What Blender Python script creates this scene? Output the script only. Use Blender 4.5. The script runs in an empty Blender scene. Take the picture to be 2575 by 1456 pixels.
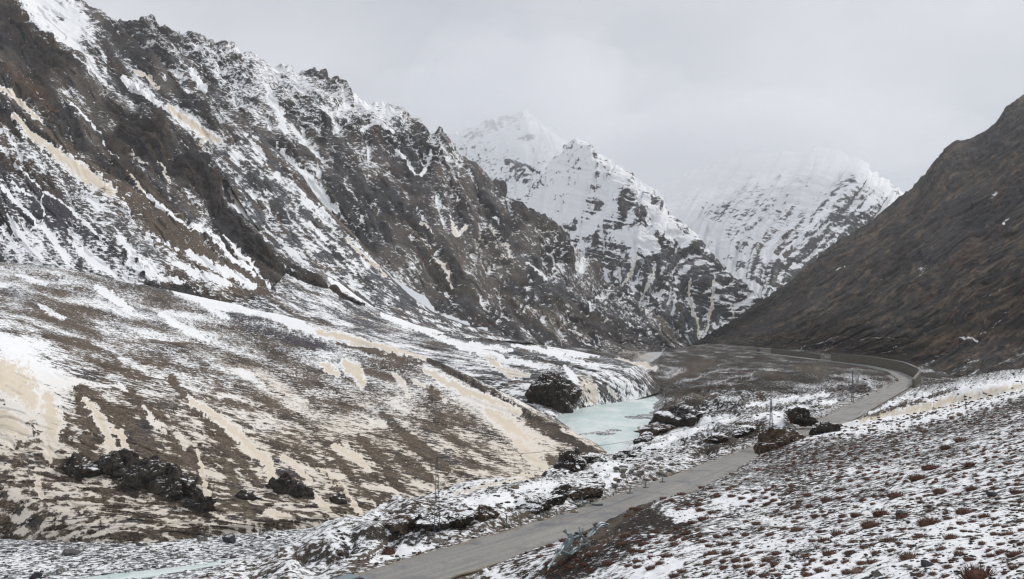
import bpy, math, random
import numpy as np
from mathutils import Vector, Matrix

R = math.radians
F, CX, HY = 2230.0, 1287.5, 842.0      # focal length, centre column and horizon of a 2575 px wide survey frame (1 unit = 1 m at F px)
scene = bpy.context.scene
COL = scene.collection

# ------------------------------------------------------------------ camera, sky, sun, exposure
cam_d = bpy.data.cameras.new('camera')
cam = bpy.data.objects.new('camera', cam_d); COL.objects.link(cam)
cam.location = (0, 0, 0); cam.rotation_euler = (R(90), 0, 0)
cam_d.sensor_width = 36.0; cam_d.lens = 36.0 * F / 2575.0
cam_d.shift_y = (HY - 728.0) / 2575.0
cam_d.clip_start = 0.5; cam_d.clip_end = 60000
scene.camera = cam

world = bpy.data.worlds.new('World'); scene.world = world; world.use_nodes = True
wn, wl = world.node_tree.nodes, world.node_tree.links
wn.clear()
w_out = wn.new('ShaderNodeOutputWorld')
sky = wn.new('ShaderNodeTexSky'); sky.sky_type = 'NISHITA'; sky.sun_disc = False
sky.sun_elevation = R(40); sky.sun_rotation = R(60); sky.altitude = 4000
bg_sky = wn.new('ShaderNodeBackground'); bg_sky.inputs['Strength'].default_value = 0.10
wl.new(sky.outputs[0], bg_sky.inputs['Color'])
tc = wn.new('ShaderNodeTexCoord')
mp = wn.new('ShaderNodeMapping'); mp.inputs['Scale'].default_value = (1.0, 1.0, 1.6)
mp.inputs['Location'].default_value = (0.35, 0.1, 0.2)
wl.new(tc.outputs['Generated'], mp.inputs['Vector'])
cn = wn.new('ShaderNodeTexNoise'); cn.inputs['Scale'].default_value = 2.6
cn.inputs['Detail'].default_value = 5; cn.inputs['Roughness'].default_value = 0.5
wl.new(mp.outputs[0], cn.inputs['Vector'])
cr = wn.new('ShaderNodeValToRGB')
cr.color_ramp.elements[0].position = 0.34; cr.color_ramp.elements[0].color = (0.53, 0.55, 0.60, 1)
cr.color_ramp.elements[1].position = 0.68; cr.color_ramp.elements[1].color = (0.73, 0.745, 0.775, 1)
wl.new(cn.outputs['Fac'], cr.inputs['Fac'])
bg_cloud = wn.new('ShaderNodeBackground'); bg_cloud.inputs['Strength'].default_value = 1.0
wl.new(cr.outputs['Color'], bg_cloud.inputs['Color'])
wmix = wn.new('ShaderNodeMixShader'); wmix.inputs['Fac'].default_value = 0.94
wl.new(bg_sky.outputs[0], wmix.inputs[1]); wl.new(bg_cloud.outputs[0], wmix.inputs[2])
wl.new(wmix.outputs[0], w_out.inputs['Surface'])

sun_d = bpy.data.lights.new('sun', 'SUN'); sun_d.energy = 2.0; sun_d.angle = R(11); sun_d.color = (1.0, 0.965, 0.92)
sun = bpy.data.objects.new('sun', sun_d); COL.objects.link(sun)
# elevation 40 deg, azimuth to the right and a little behind the far peaks
_az, _el = R(60), R(40)
_dir = Vector((math.sin(_az) * math.cos(_el), math.cos(_az) * math.cos(_el), math.sin(_el)))
sun.rotation_euler = _dir.to_track_quat('Z', 'Y').to_euler()

scene.view_settings.view_transform = 'Standard'; scene.view_settings.look = 'None'
scene.view_settings.exposure = 0.10; scene.view_settings.gamma = 1.0
scene.view_settings.use_curve_mapping = False
scene.render.engine = 'CYCLES'
cy = scene.cycles
cy.max_bounces = 6; cy.diffuse_bounces = 2; cy.glossy_bounces = 2; cy.transmission_bounces = 3; cy.volume_bounces = 4
cy.transparent_max_bounces = 8
cy.volume_step_rate = 4.0; cy.volume_max_steps = 128
cy.use_denoising = True; cy.denoiser = 'OPENIMAGEDENOISE'; cy.denoising_input_passes = 'RGB_ALBEDO_NORMAL'; cy.denoising_prefilter = 'ACCURATE'
cy.use_adaptive_sampling = True; cy.adaptive_threshold = 0.02
cy.pixel_filter_type = 'BLACKMAN_HARRIS'; cy.filter_width = 1.3

# ------------------------------------------------------------------ small maths helpers
def at(px, py, D):
    return np.array([(px - CX) / F * D, D, (HY - py) / F * D])
def Dz(py, z):
    return F * (-z) / (py - HY)
rng = np.random.default_rng(7)
_perm = {}
def _tab(seed):
    if seed not in _perm:
        r = np.random.default_rng(1000 + seed)
        a = r.uniform(0, 2 * np.pi, (256, 256)).astype(np.float32)
        _perm[seed] = (np.cos(a), np.sin(a), r.random((256, 256)).astype(np.float32))
    return _perm[seed]
def perlin(x, y, seed=0):
    gx, gy, _ = _tab(seed)
    xi = np.floor(x).astype(np.int32); yi = np.floor(y).astype(np.int32)
    fx = (x - xi).astype(np.float32); fy = (y - yi).astype(np.float32)
    u = fx * fx * fx * (fx * (fx * 6 - 15) + 10); v = fy * fy * fy * (fy * (fy * 6 - 15) + 10)
    x0 = xi & 255; x1 = (xi + 1) & 255; y0 = yi & 255; y1 = (yi + 1) & 255
    a = gx[x0, y0] * fx + gy[x0, y0] * fy
    b = gx[x1, y0] * (fx - 1) + gy[x1, y0] * fy
    c = gx[x0, y1] * fx + gy[x0, y1] * (fy - 1)
    d = gx[x1, y1] * (fx - 1) + gy[x1, y1] * (fy - 1)
    return ((a + u * (b - a)) + v * ((c + u * (d - c)) - (a + u * (b - a)))) * 1.5
def fbm(x, y, seed=0, octv=5, rough=0.5, lac=2.03):
    s = 0.0; a = 1.0; t = 0.0
    for i in range(octv):
        s = s + a * perlin(x, y, seed + i); t += a; a *= rough; x = x * lac + 17.3; y = y * lac + 9.1
    return s / t
def ridged(x, y, seed=0, octv=5, rough=0.55, lac=2.1):
    s = 0.0; a = 1.0; t = 0.0; w = 1.0
    for i in range(octv):
        n = 1.0 - np.abs(perlin(x, y, seed + i)) * 1.6
        n = np.clip(n, 0, 1) ** 1.5
        s = s + a * n * w; w = np.clip(n * 1.6, 0, 1); t += a; a *= rough; x = x * lac + 5.3; y = y * lac + 11.1
    return s / t
def facet(x, y, seed=0, tilt=1.0):
    """angular bulges: the highest of the neighbouring tilted domes wins, creases between them"""
    gx, gy, rr = _tab(seed); _, _, r2 = _tab(seed + 50); _, _, r3 = _tab(seed + 51)
    xi = np.floor(x).astype(np.int32); yi = np.floor(y).astype(np.int32)
    h = np.full(x.shape, -9.0, np.float32)
    for i in (-1, 0, 1):
        for j in (-1, 0, 1):
            cx_ = (xi + i) & 255; cy_ = (yi + j) & 255
            dx = x - (xi + i + 0.1 + 0.8 * rr[cx_, cy_]); dy = y - (yi + j + 0.1 + 0.8 * r2[cx_, cy_])
            hh = r3[cx_, cy_] + tilt * 0.8 * (gx[cx_, cy_] * dx + gy[cx_, cy_] * dy) - 1.1 * (dx * dx + dy * dy)
            h = np.maximum(h, hh)
    return h
def sstep(a, b, x):
    t = np.clip((x - a) / (b - a), 0, 1); return t * t * (3 - 2 * t)
def polydist(px, py, pts):
    """distance to a polyline and the fraction along it"""
    best = np.full(px.shape, 1e9, np.float32); fr = np.zeros(px.shape, np.float32)
    P = np.array(pts, float); L = np.hypot(*(P[1:] - P[:-1]).T); tot = L.sum(); acc = 0.0
    for (a, b, l) in zip(P[:-1], P[1:], L):
        t = np.clip(((px - a[0]) * (b[0] - a[0]) + (py - a[1]) * (b[1] - a[1])) / (l * l + 1e-9), 0, 1)
        d = np.hypot(px - a[0] - t * (b[0] - a[0]), py - a[1] - t * (b[1] - a[1]))
        m = d < best
        best = np.where(m, d, best); fr = np.where(m, (acc + t * l) / tot, fr); acc += l
    return best, fr

# ------------------------------------------------------------------ materials
def mat_new(name):
    m = bpy.data.materials.new(name); m.use_nodes = True
    nt = m.node_tree; nt.nodes.clear()
    o = nt.nodes.new('ShaderNodeOutputMaterial'); b = nt.nodes.new('ShaderNodeBsdfPrincipled')
    b.inputs['Roughness'].default_value = 0.92; b.inputs['Specular IOR Level'].default_value = 0.15
    nt.links.new(b.outputs[0], o.inputs['Surface'])
    return m, nt, b
def nd(nt, kind, **kw):
    n = nt.nodes.new(kind)
    for k, v in kw.items():
        if hasattr(n, k): setattr(n, k, v)
        else: n.inputs[k.replace('_', ' ')].default_value = v
    return n
def math_n(nt, op, a, b=None, c=None, clamp=False):
    n = nt.nodes.new('ShaderNodeMath'); n.operation = op; n.use_clamp = clamp
    for i, v in enumerate((a, b, c)):
        if v is None: continue
        if isinstance(v, (int, float)): n.inputs[i].default_value = v
        else: nt.links.new(v, n.inputs[i])
    return n.outputs[0]
def mixc(nt, f, a, b, mode='MIX'):
    n = nt.nodes.new('ShaderNodeMix'); n.data_type = 'RGBA'; n.blend_type = mode
    for s, v in ((0, f), (6, a), (7, b)):
        if isinstance(v, (int, float)): n.inputs[s].default_value = v
        elif isinstance(v, tuple): n.inputs[s].default_value = v + (1,) if len(v) == 3 else v
        else: nt.links.new(v, n.inputs[s])
    return n.outputs[2]
def mapr(nt, v, a, b, c=0.0, d=1.0):
    n = nt.nodes.new('ShaderNodeMapRange'); n.interpolation_type = 'SMOOTHSTEP'
    nt.links.new(v, n.inputs[0])
    for i, q in enumerate((a, b, c, d)): n.inputs[i + 1].default_value = q
    return n.outputs[0]

SNOW = (0.86, 0.87, 0.88); DUST = (0.67, 0.585, 0.465)
def terrain_material(name, cell, stretch=(1, 1, 1), speck=1.0, width=0.10, bump=0.35, contrast=0.75, rough=0.72):
    """ground colour from the sheet's own mask, broken by grain, with snow lying where the coverage mask beats stone-sized noise.
    cell = size in metres of the biggest clumps"""
    m, nt, b = mat_new(name)
    A = lambda n: nd(nt, 'ShaderNodeAttribute', attribute_name=n)
    gcol, cov = A('ground_colour'), A('cover')
    sep = nd(nt, 'ShaderNodeSeparateColor'); nt.links.new(cov.outputs['Color'], sep.inputs[0])
    mpn = nd(nt, 'ShaderNodeMapping'); mpn.inputs['Scale'].default_value = tuple(s / cell for s in stretch)
    geo = nd(nt, 'ShaderNodeNewGeometry'); nt.links.new(geo.outputs['Position'], mpn.inputs['Vector'])
    n1 = nd(nt, 'ShaderNodeTexNoise', Scale=1.0, Detail=5.0, Roughness=rough)
    nt.links.new(mpn.outputs[0], n1.inputs['Vector'])
    n2 = nd(nt, 'ShaderNodeTexNoise', Scale=3.1, Detail=4.0, Roughness=0.7)
    nt.links.new(mpn.outputs[0], n2.inputs['Vector'])
    # coverage against noise
    nn = math_n(nt, 'MULTIPLY_ADD', n1.outputs['Fac'], 4.2 * speck, 0.5 - 2.1 * speck)
    s = math_n(nt, 'ADD', math_n(nt, 'MULTIPLY_ADD', sep.outputs[0], 2.0, -1.0), nn)
    fac = mapr(nt, s, 0.5 - width * 2, 0.5 + width * 2)
    # ground grain
    g = mapr(nt, n2.outputs['Fac'], 0.32, 0.68, 1.0 - contrast, 1.0 + contrast)
    gc = mixc(nt, 1.0, gcol.outputs['Color'], g, 'MULTIPLY')
    dustn = math_n(nt, 'MULTIPLY_ADD', n1.outputs['Fac'], 0.9, -0.45)
    df = math_n(nt, 'ADD', sep.outputs[1], math_n(nt, 'MULTIPLY', dustn, sep.outputs[1]), clamp=True)
    sc = mixc(nt, df, SNOW, DUST)
    nt.links.new(mixc(nt, fac, gc, sc), b.inputs['Base Color'])
    bp = nd(nt, 'ShaderNodeBump', Strength=bump, Distance=cell * 0.25)
    hh = math_n(nt, 'MULTIPLY', math_n(nt, 'ADD', n2.outputs['Fac'], n1.outputs['Fac']), math_n(nt, 'MULTIPLY_ADD', fac, -0.75, 1.0))
    nt.links.new(hh, bp.inputs['Height']); nt.links.new(bp.outputs[0], b.inputs['Normal'])
    return m

# ------------------------------------------------------------------ sheet meshes
def sheet(name, P, ground, snow, dust, st, mat, keep=None, flip=False):
    """P (nv,nu,3) grid to one mesh object with its masks"""
    nv, nu = P.shape[:2]
    me = bpy.data.meshes.new(name)
    idx = np.arange(nv * nu, dtype=np.int32).reshape(nv, nu)
    a, b, c, d = idx[:-1, :-1], idx[:-1, 1:], idx[1:, 1:], idx[1:, :-1]
    q = np.stack([a, d, c, b] if not flip else [a, b, c, d], -1).reshape(-1, 4)
    V = P.reshape(-1, 3).astype(np.float32); G = ground.reshape(-1, 3).astype(np.float32)
    S = np.clip(snow, -0.5, 1.5).reshape(-1); Du = np.clip(dust, 0, 1).reshape(-1); T = st.reshape(-1, 2)
    if keep is not None:
        kv = keep.reshape(-1); q = q[kv[q].any(1)]
        used = np.zeros(len(V), bool); used[q.ravel()] = True
        mp_ = np.cumsum(used) - 1; q = mp_[q].astype(np.int32)
        V, G, S, Du, T = V[used], G[used], S[used], Du[used], T[used]
    n, k = len(V), len(q)
    me.vertices.add(n); me.vertices.foreach_set('co', V.ravel())
    me.loops.add(4 * k); me.loops.foreach_set('vertex_index', q.ravel().astype(np.int32))
    me.polygons.add(k)
    me.polygons.foreach_set('loop_start', np.arange(0, 4 * k, 4, dtype=np.int32))
    me.polygons.foreach_set('loop_total', np.full(k, 4, np.int32))
    me.update(calc_edges=True)
    me.polygons.foreach_set('use_smooth', np.zeros(k, bool) if False else np.ones(k, bool))
    at_ = me.attributes.new('ground_colour', 'FLOAT_COLOR', 'POINT')
    at_.data.foreach_set('color', np.concatenate([G, np.ones((n, 1), np.float32)], 1).ravel())
    at_ = me.attributes.new('cover', 'FLOAT_COLOR', 'POINT')
    at_.data.foreach_set('color', np.stack([S * 0.5 + 0.25, Du, np.zeros(n), np.ones(n)], 1).astype(np.float32).ravel())
    me.materials.append(mat)
    o = bpy.data.objects.new(name, me); COL.objects.link(o)
    return o
def normals(P):
    du = np.gradient(P, axis=1); dv = np.gradient(P, axis=0)
    n = np.cross(du, dv); n /= np.linalg.norm(n, axis=-1, keepdims=True) + 1e-9
    s = np.sign(np.sum(n * -P, -1).mean())            # face the open valley
    return n * s
def blur(a, k, axis):
    if k < 1: return a
    w = np.hanning(2 * k + 3)[1:-1]; w /= w.sum()
    return np.apply_along_axis(lambda r: np.convolve(np.pad(r, k, mode='edge'), w, 'valid'), axis, a)
def resample(row, n, sm):
    row = np.array(row, float)
    L = np.concatenate([[0], np.cumsum(np.hypot(*(row[1:, :2] - row[:-1, :2]).T))]); L /= L[-1]
    u = np.linspace(0, 1, n)
    out = np.stack([np.interp(u, L, row[:, i]) for i in range(row.shape[1])], 1)
    return blur(out, int(sm * n), 0)
def fan(rows, nu, nv, sm=0.035, crest_sm=0.004):
    """rows of (px,py,D) lines -> (nv,nu,3) survey grid, smooth across the rows"""
    rr = [resample(r, nu, crest_sm if i in (0, 1) and crest_sm is not None else sm) for i, r in enumerate(rows)]
    rr = np.array(rr); rr[..., 2] = np.log(rr[..., 2])
    k = len(rr); dist = [0]
    for i in range(1, k):
        dist.append(dist[-1] + max(np.hypot(*(rr[i] - rr[i - 1])[:, :2].T).mean(), 1))
    dist = np.array(dist) / dist[-1]
    v = np.linspace(0, 1, nv); out = np.zeros((nv, nu, 3))
    # cubic hermite with finite-difference tangents
    m = np.zeros_like(rr)
    for i in range(k):
        if i == 0: m[i] = (rr[1] - rr[0]) / (dist[1] - dist[0])
        elif i == k - 1: m[i] = (rr[-1] - rr[-2]) / (dist[-1] - dist[-2])
        else:
            a = (rr[i] - rr[i - 1]) / (dist[i] - dist[i - 1]); b = (rr[i + 1] - rr[i]) / (dist[i + 1] - dist[i])
            m[i] = np.where(a * b > 0, 2 * a * b / (a + b + 1e-12), 0)
    j = np.clip(np.searchsorted(dist, v, side='right') - 1, 0, k - 2)
    h = (dist[j + 1] - dist[j])[:, None, None]; t = ((v - dist[j])[:, None, None]) / h
    out = (2 * t**3 - 3 * t**2 + 1) * rr[j] + (t**3 - 2 * t**2 + t) * h * m[j] + (-2 * t**3 + 3 * t**2) * rr[j + 1] + (t**3 - t**2) * h * m[j + 1]
    out[..., 2] = np.exp(out[..., 2])
    return out
def to_xyz(g):
    D = g[..., 2]
    return np.stack([(g[..., 0] - CX) / F * D, D, (HY - g[..., 1]) / F * D], -1)
def to_px(P):
    Y = np.maximum(P[..., 1], 1.0)
    return CX + F * P[..., 0] / Y, HY - F * P[..., 2] / Y

# palette: real-world base colours
C_ROCK = np.array((0.034, 0.033, 0.034)); C_BROWNROCK = np.array((0.058, 0.046, 0.036))
C_SCREE = np.array((0.112, 0.088, 0.066)); C_GREY = np.array((0.085, 0.086, 0.092)); C_DARK = np.array((0.027, 0.023, 0.021))
C_PURPLE = np.array((0.055, 0.053, 0.064)); C_OLIVE = np.array((0.140, 0.120, 0.086)); C_RUST = np.array((0.105, 0.060, 0.038))
C_TAN = np.array((0.155, 0.112, 0.070))
PAL = dict(rock=C_ROCK, brownrock=C_BROWNROCK, scree=C_SCREE, grey=C_GREY, dark=C_DARK, purple=C_PURPLE, olive=C_OLIVE, rust=C_RUST, tan=C_TAN)

def paint(X, Y, strokes, g, snow, dust, rocky, seed=3):
    """strokes lie on the ground where they were surveyed: (kind, half width px, points[, strength])"""
    wx = X + 9 * fbm(X / 34, Y / 34, seed, 4) ; wy = Y + 9 * fbm(X / 34, Y / 34, seed + 20, 4)
    nz_ = fbm(X / 16, Y / 16, seed + 5, 4) + 0.6 * fbm(X / 5, Y / 5, seed + 6, 2)
    for s in strokes:
        kind, hw, pts = s[:3]; k = s[3] if len(s) > 3 else 1.0
        P = np.array(pts, float); pad = hw * 2.2 + 14
        m = (X > P[:, 0].min() - pad) & (X < P[:, 0].max() + pad) & (Y > P[:, 1].min() - pad) & (Y < P[:, 1].max() + pad)
        if not m.any(): continue
        if len(pts) == 1: pts = [pts[0], (pts[0][0] + 1, pts[0][1])]
        d, fr = polydist(wx[m], wy[m], pts)
        w = hw * (0.5 + 0.5 * np.sin(np.pi * np.clip(fr * 0.86 + 0.07, 0, 1)))
        n = nz_[m]
        d = np.abs(d + n * (3.0 + 0.55 * w))
        a = 1 - sstep(0.45, 1.45, d / w)
        a = a * min(k, 1.0)
        parts = kind.split('+')
        for p in parts:
            if p in ('bare', 'thin', 'half', 'grey', 'scree', 'dark', 'olive', 'purple', 'brownrock', 'tan', 'rust', 'rock'): a = np.clip(a * (0.8 + 0.9 * n), 0, 1)
            if p == 'snow': snow[m] = np.maximum(snow[m], snow[m] * (1 - a) + 1.25 * a); dust[m] = dust[m] * (1 - a)
            elif p == 'half': snow[m] = snow[m] * (1 - a) + 0.55 * a
            elif p == 'bare': snow[m] = snow[m] * (1 - a) - 0.35 * a
            elif p == 'thin': snow[m] = snow[m] * (1 - a) + 0.22 * a
            elif p == 'dust':
                e = 1 - sstep(0.35, 1.0, d / w)
                snow[m] = np.maximum(snow[m], snow[m] * (1 - a) + 1.25 * a); dust[m] = dust[m] * (1 - a) + e * a
            elif p == 'tint': dust[m] = np.maximum(dust[m], a * 0.8)
            elif p == 'crag': rocky[m] = np.maximum(rocky[m], a)
            elif p == 'smooth': rocky[m] = rocky[m] * (1 - a)
            else: g[m] = g[m] * (1 - a[:, None]) + PAL[p] * a[:, None]
    return g, snow, dust, rocky

def landform(name, rows, nu, nv, mat, base='rock', flow='u', crag=6.0, gully=7.0, gl=(150, 26), fl=(26, 15), snow0=0.35, ksl=1.2, kst=0.5,
             kconc=0.0, strokes=(), rocky0=1.0, crest_jag=0.0, seed=1, tint0=0.0, back=None, mix=(), sm=0.035, crest_sm=0.004, rockstreak=0.0, rot=0.0, couloir=0.5, khol=0.45, kbare=0.25, talus=0.0, stc=17.0, rsc=4.0, goct=2, iso='face', alt=None, tintlow=None):
    """one mountain side: crest line first, foot line last; back = how the hidden side drops behind the crest"""
    if back is not None:
        r0 = np.array(rows[0], float); rb = r0.copy(); rb[:, 2] += back[1]
        rb[:, 1] = r0[:, 1] + back[0]
        rows = [rb.tolist()] + list(rows)
    g = fan(rows, nu, nv, sm, crest_sm)
    P = to_xyz(g); N = normals(P)
    md = float(np.median(g[..., 2])) / F                       # metres per survey pixel here
    su = np.linalg.norm(np.diff(P, axis=1), axis=-1); sv = np.linalg.norm(np.diff(P, axis=0), axis=-1)
    s = np.concatenate([[0], np.cumsum(su.mean(0))])[None, :] + np.zeros((nv, 1))
    t = np.concatenate([np.zeros((1, nu)), np.cumsum(sv, 0)], 0) * 0.5 + 0.5 * np.concatenate([[0], np.cumsum(sv.mean(1))])[:, None]
    st = np.stack([s, t], -1)
    gs = np.concatenate([[0], np.cumsum(np.hypot(*np.diff(g[..., :2], axis=1).transpose(2, 0, 1)).mean(0))])[None, :] + np.zeros((nv, 1))
    gt = np.concatenate([np.zeros((1, nu)), np.cumsum(np.hypot(*np.diff(g[..., :2], axis=0).transpose(2, 0, 1)), 0)], 0); gt = 0.5 * gt + 0.5 * gt.mean(1)[:, None]
    a, c = (gs, gt) if flow == 'u' else (gt, gs)                      # a runs down the fall line
    a = a + 12 * fbm(a / 90, c / 90, seed + 3, 3); c = c + 14 * fbm(a / 110, c / 110, seed + 8, 3)
    X, Y = g[..., 0], g[..., 1]
    G = np.zeros(P.shape) + PAL[base]; S = np.full(X.shape, float(snow0)); Du = np.full(X.shape, float(tint0)); K = np.full(X.shape, float(rocky0))
    for (col, sc, th, kk) in mix:
        mm = sstep(th, th + 0.25, fbm(a / (sc * 2.5), c / sc, seed + 31 + int(sc), 4)) * kk
        G = G * (1 - mm[..., None]) + PAL[col] * mm[..., None]
    paint(X, Y, strokes, G, S, Du, K, seed)
    K = blur(blur(K, 2, 0), 2, 1)
    Kc = blur(blur(K, 4, 0), 4, 1)
    th = R(rot); a, c = a * math.cos(th) + c * math.sin(th), -a * math.sin(th) + c * math.cos(th)
    band = sstep(-0.22, 0.18, fbm(a / 170, c / 75, seed + 40, 3) + 0.10)
    K = K * (0.25 + 0.75 * band)
    if talus:
        tm = np.clip((1 - band) * Kc * talus, 0, 1)[..., None]; sv_ = 1 + 0.5 * fbm(a / 90, c / 7, seed + 44, 3)[..., None]
        G = G * (1 - tm) + (C_SCREE * 0.75 + C_GREY * 0.45) * sv_ * tm
    # evenly scaled ground coordinates for everything that is not drawn out along the fall line
    if iso == 'face': p, q = (P[..., 0] + 0.5 * P[..., 1]) / md * 0.9, P[..., 2] / md * 1.1 - P[..., 1] / md * 0.25
    else: p, q = P[..., 0] / md, P[..., 1] / md
    G = G * (1 + 0.45 * fbm(p / 34, q / 26, seed + 45, 5)[..., None])
    solid = sstep(0.95, 1.2, S)
    h1 = (0.62 * ridged(a / gl[0], c / gl[1], seed, goct) + 0.38 * ridged(p / (gl[1] * 1.6), q / gl[1], seed + 2, 4)) - 0.5
    ch = ridged(a / (gl[0] * 0.9), c / (gl[1] * 1.25), seed + 60, 2)          # narrow couloirs
    chm = sstep(0.66, 0.86, ch)
    f1 = facet(p / (fl[0] * 2.0), q / (fl[1] * 2.3), seed + 4, 1.0) - 0.5
    f2 = facet(p / (fl[0] * 0.9), q / fl[1], seed + 5, 1.0) - 0.5
    f3 = facet(p / (fl[0] * 0.38), q / (fl[1] * 0.4), seed + 6, 0.9) - 0.5
    f4 = perlin(p / 3.6, q / 2.8, seed + 7)
    h = gully * (h1 * (0.35 + 0.65 * K) - 0.55 * chm) + (1 - 0.85 * solid) * (crag * K * (f1 * 1.5 + f2 * 0.9 + f3 * 0.45) + f4 * (0.25 + 0.07 * crag * K))
    D = g[..., 2] / F
    P2 = P + N * (h * D)[..., None]
    if crest_jag:
        i0 = 1 if back is not None else 0
        sl = s[0] / md
        j = crest_jag * (np.maximum(facet(sl / 17, sl * 0, seed + 12, 1.6), 0) * 0.6 + ridged(sl / 30, sl * 0 + 3, seed + 9, 3) - 0.6)
        frac = np.linspace(0, 1, nv)[:, None]
        ci = np.abs(np.abs(Y - np.array(rows[i0], float)[:, 1].mean()) * 0)   # keep shape
        crest_v = 0.0 if back is None else None
        # fall-off with distance down from the crest
        L = np.cumsum(np.concatenate([np.zeros((1, nu)), np.hypot(*np.diff(g[..., :2], axis=0).transpose(2, 0, 1))], 0), 0)
        if back is not None:
            k0 = np.argmin(Y, axis=0).max(); L0 = L[np.argmin(Y, axis=0), np.arange(nu)]
            L = np.abs(L - L0[None, :])
        P2[..., 2] += (j[None, :] * np.exp(-L / 14.0)) * D
    # snow keeps to the flatter steps, rock shows on the steep ones
    N2 = normals(P2); Nb = N[..., 2]
    nz = N2[..., 2] - blur(blur(N2[..., 2], 12, 0), 12, 1)
    streak = 0.9 * fbm(a / (gl[0] * 0.55), c / stc, seed + 15, 2) + 0.6 * fbm(a / 80, c / 34, seed + 18, 2) + 0.9 * fbm(p / 44, q / 26, seed + 17, 5, 0.6) + 0.5 * fbm(p / 13, q / 8, seed + 19, 3)
    if alt: S = S + alt[2] * sstep(alt[0], alt[1], P[..., 2] + 0.12 * (alt[1] - alt[0]) * fbm(a / 90, c / 60, seed + 47, 3)) * (S > -0.2)
    if tintlow: Du = np.maximum(Du, tintlow[2] * sstep(tintlow[0], tintlow[1], Y + 60 * fbm(X / 130, Y / 70, seed + 48, 4)))
    open_ = np.clip(1.25 - np.abs(S - 0.4) * 1.35, 0, 1)
    hollow = -(f1 * 0.5 + f2 * 0.6 + f3 * 0.35) * K
    S = S + open_ * (ksl * nz * (0.35 + 0.5 * K) + kst * streak + couloir * chm + khol * hollow + 0.35 * fbm(a / 260, c / 120, seed + 41, 3) - kbare * K - kconc * 0.5 * h1)
    if rockstreak:
        rs = fbm(a / 130, c / rsc, seed + 22, 2)
        G = G * (1 + rockstreak * rs[..., None])
    return sheet(name, P2, np.clip(G, 0.01, 1), S, Du, st, mat)
def struct(o): o['kind'] = 'structure'; return o
# px per metre differs per landform: materials take the size of their own clumps
M_far = terrain_material('far_mountain_ground', 22.0, (1, 1.0, 1.3), speck=0.8, contrast=0.5)
M_mid = terrain_material('mountain_ground', 6.0, (1, 1.5, 1), speck=0.9, contrast=0.6)
M_near = terrain_material('near_spur_ground', 3.2, (1, 1.5, 1), speck=0.9, contrast=0.6)
M_fan = terrain_material('fan_ground', 1.5, (1, 1.7, 1), speck=0.9, contrast=0.6)
M_fan2 = terrain_material('second_fan_ground', 2.2, (1, 1.8, 1), speck=0.9, contrast=0.6)
M_right = terrain_material('right_mountain_ground', 5.0, (1, 2.2, 1), speck=0.75, contrast=0.5)

# ---------------------------------------------------------------- far peaks
struct(landform('far_peak', [
    [(1040,372,3900),(1090,350,3800),(1125,333,3700),(1180,322,3650),(1240,297,3600),(1285,287,3600),(1318,277,3600),(1345,300,3600),(1380,328,3500),(1420,352,3500),(1460,372,3500),(1540,402,3500),(1640,470,3600),(1700,520,3700)],
    [(1080,450,3500),(1180,430,3400),(1260,380,3350),(1320,360,3300),(1400,400,3200),(1480,430,3200),(1600,500,3300),(1720,560,3400)],
    [(1100,560,3000),(1250,560,2900),(1350,560,2850),(1450,560,2850),(1600,600,2900),(1760,640,3000)]],
    400, 190, M_far, flow='v', snow0=0.95, ksl=1.0, kst=0.5, crag=3, gully=9, gl=(140,40), seed=11, crest_jag=3, back=(60,500),
    mix=[('grey',40,-0.1,0.8)], strokes=[('rock+bare',5,[(1268,408),(1290,405),(1330,420),(1355,432)]),
      ('half+rock',16,[(1180,345),(1240,315),(1300,290)]),('snow',36,[(1330,330),(1320,380)]),('half',10,[(1290,345),(1340,345)]),('half',7,[(1340,372),(1350,385)]),
      ('half',25,[(1220,470),(1290,430),(1340,480)],0.8),('snow',18,[(1300,490),(1360,470),(1400,440)])]))
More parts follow.
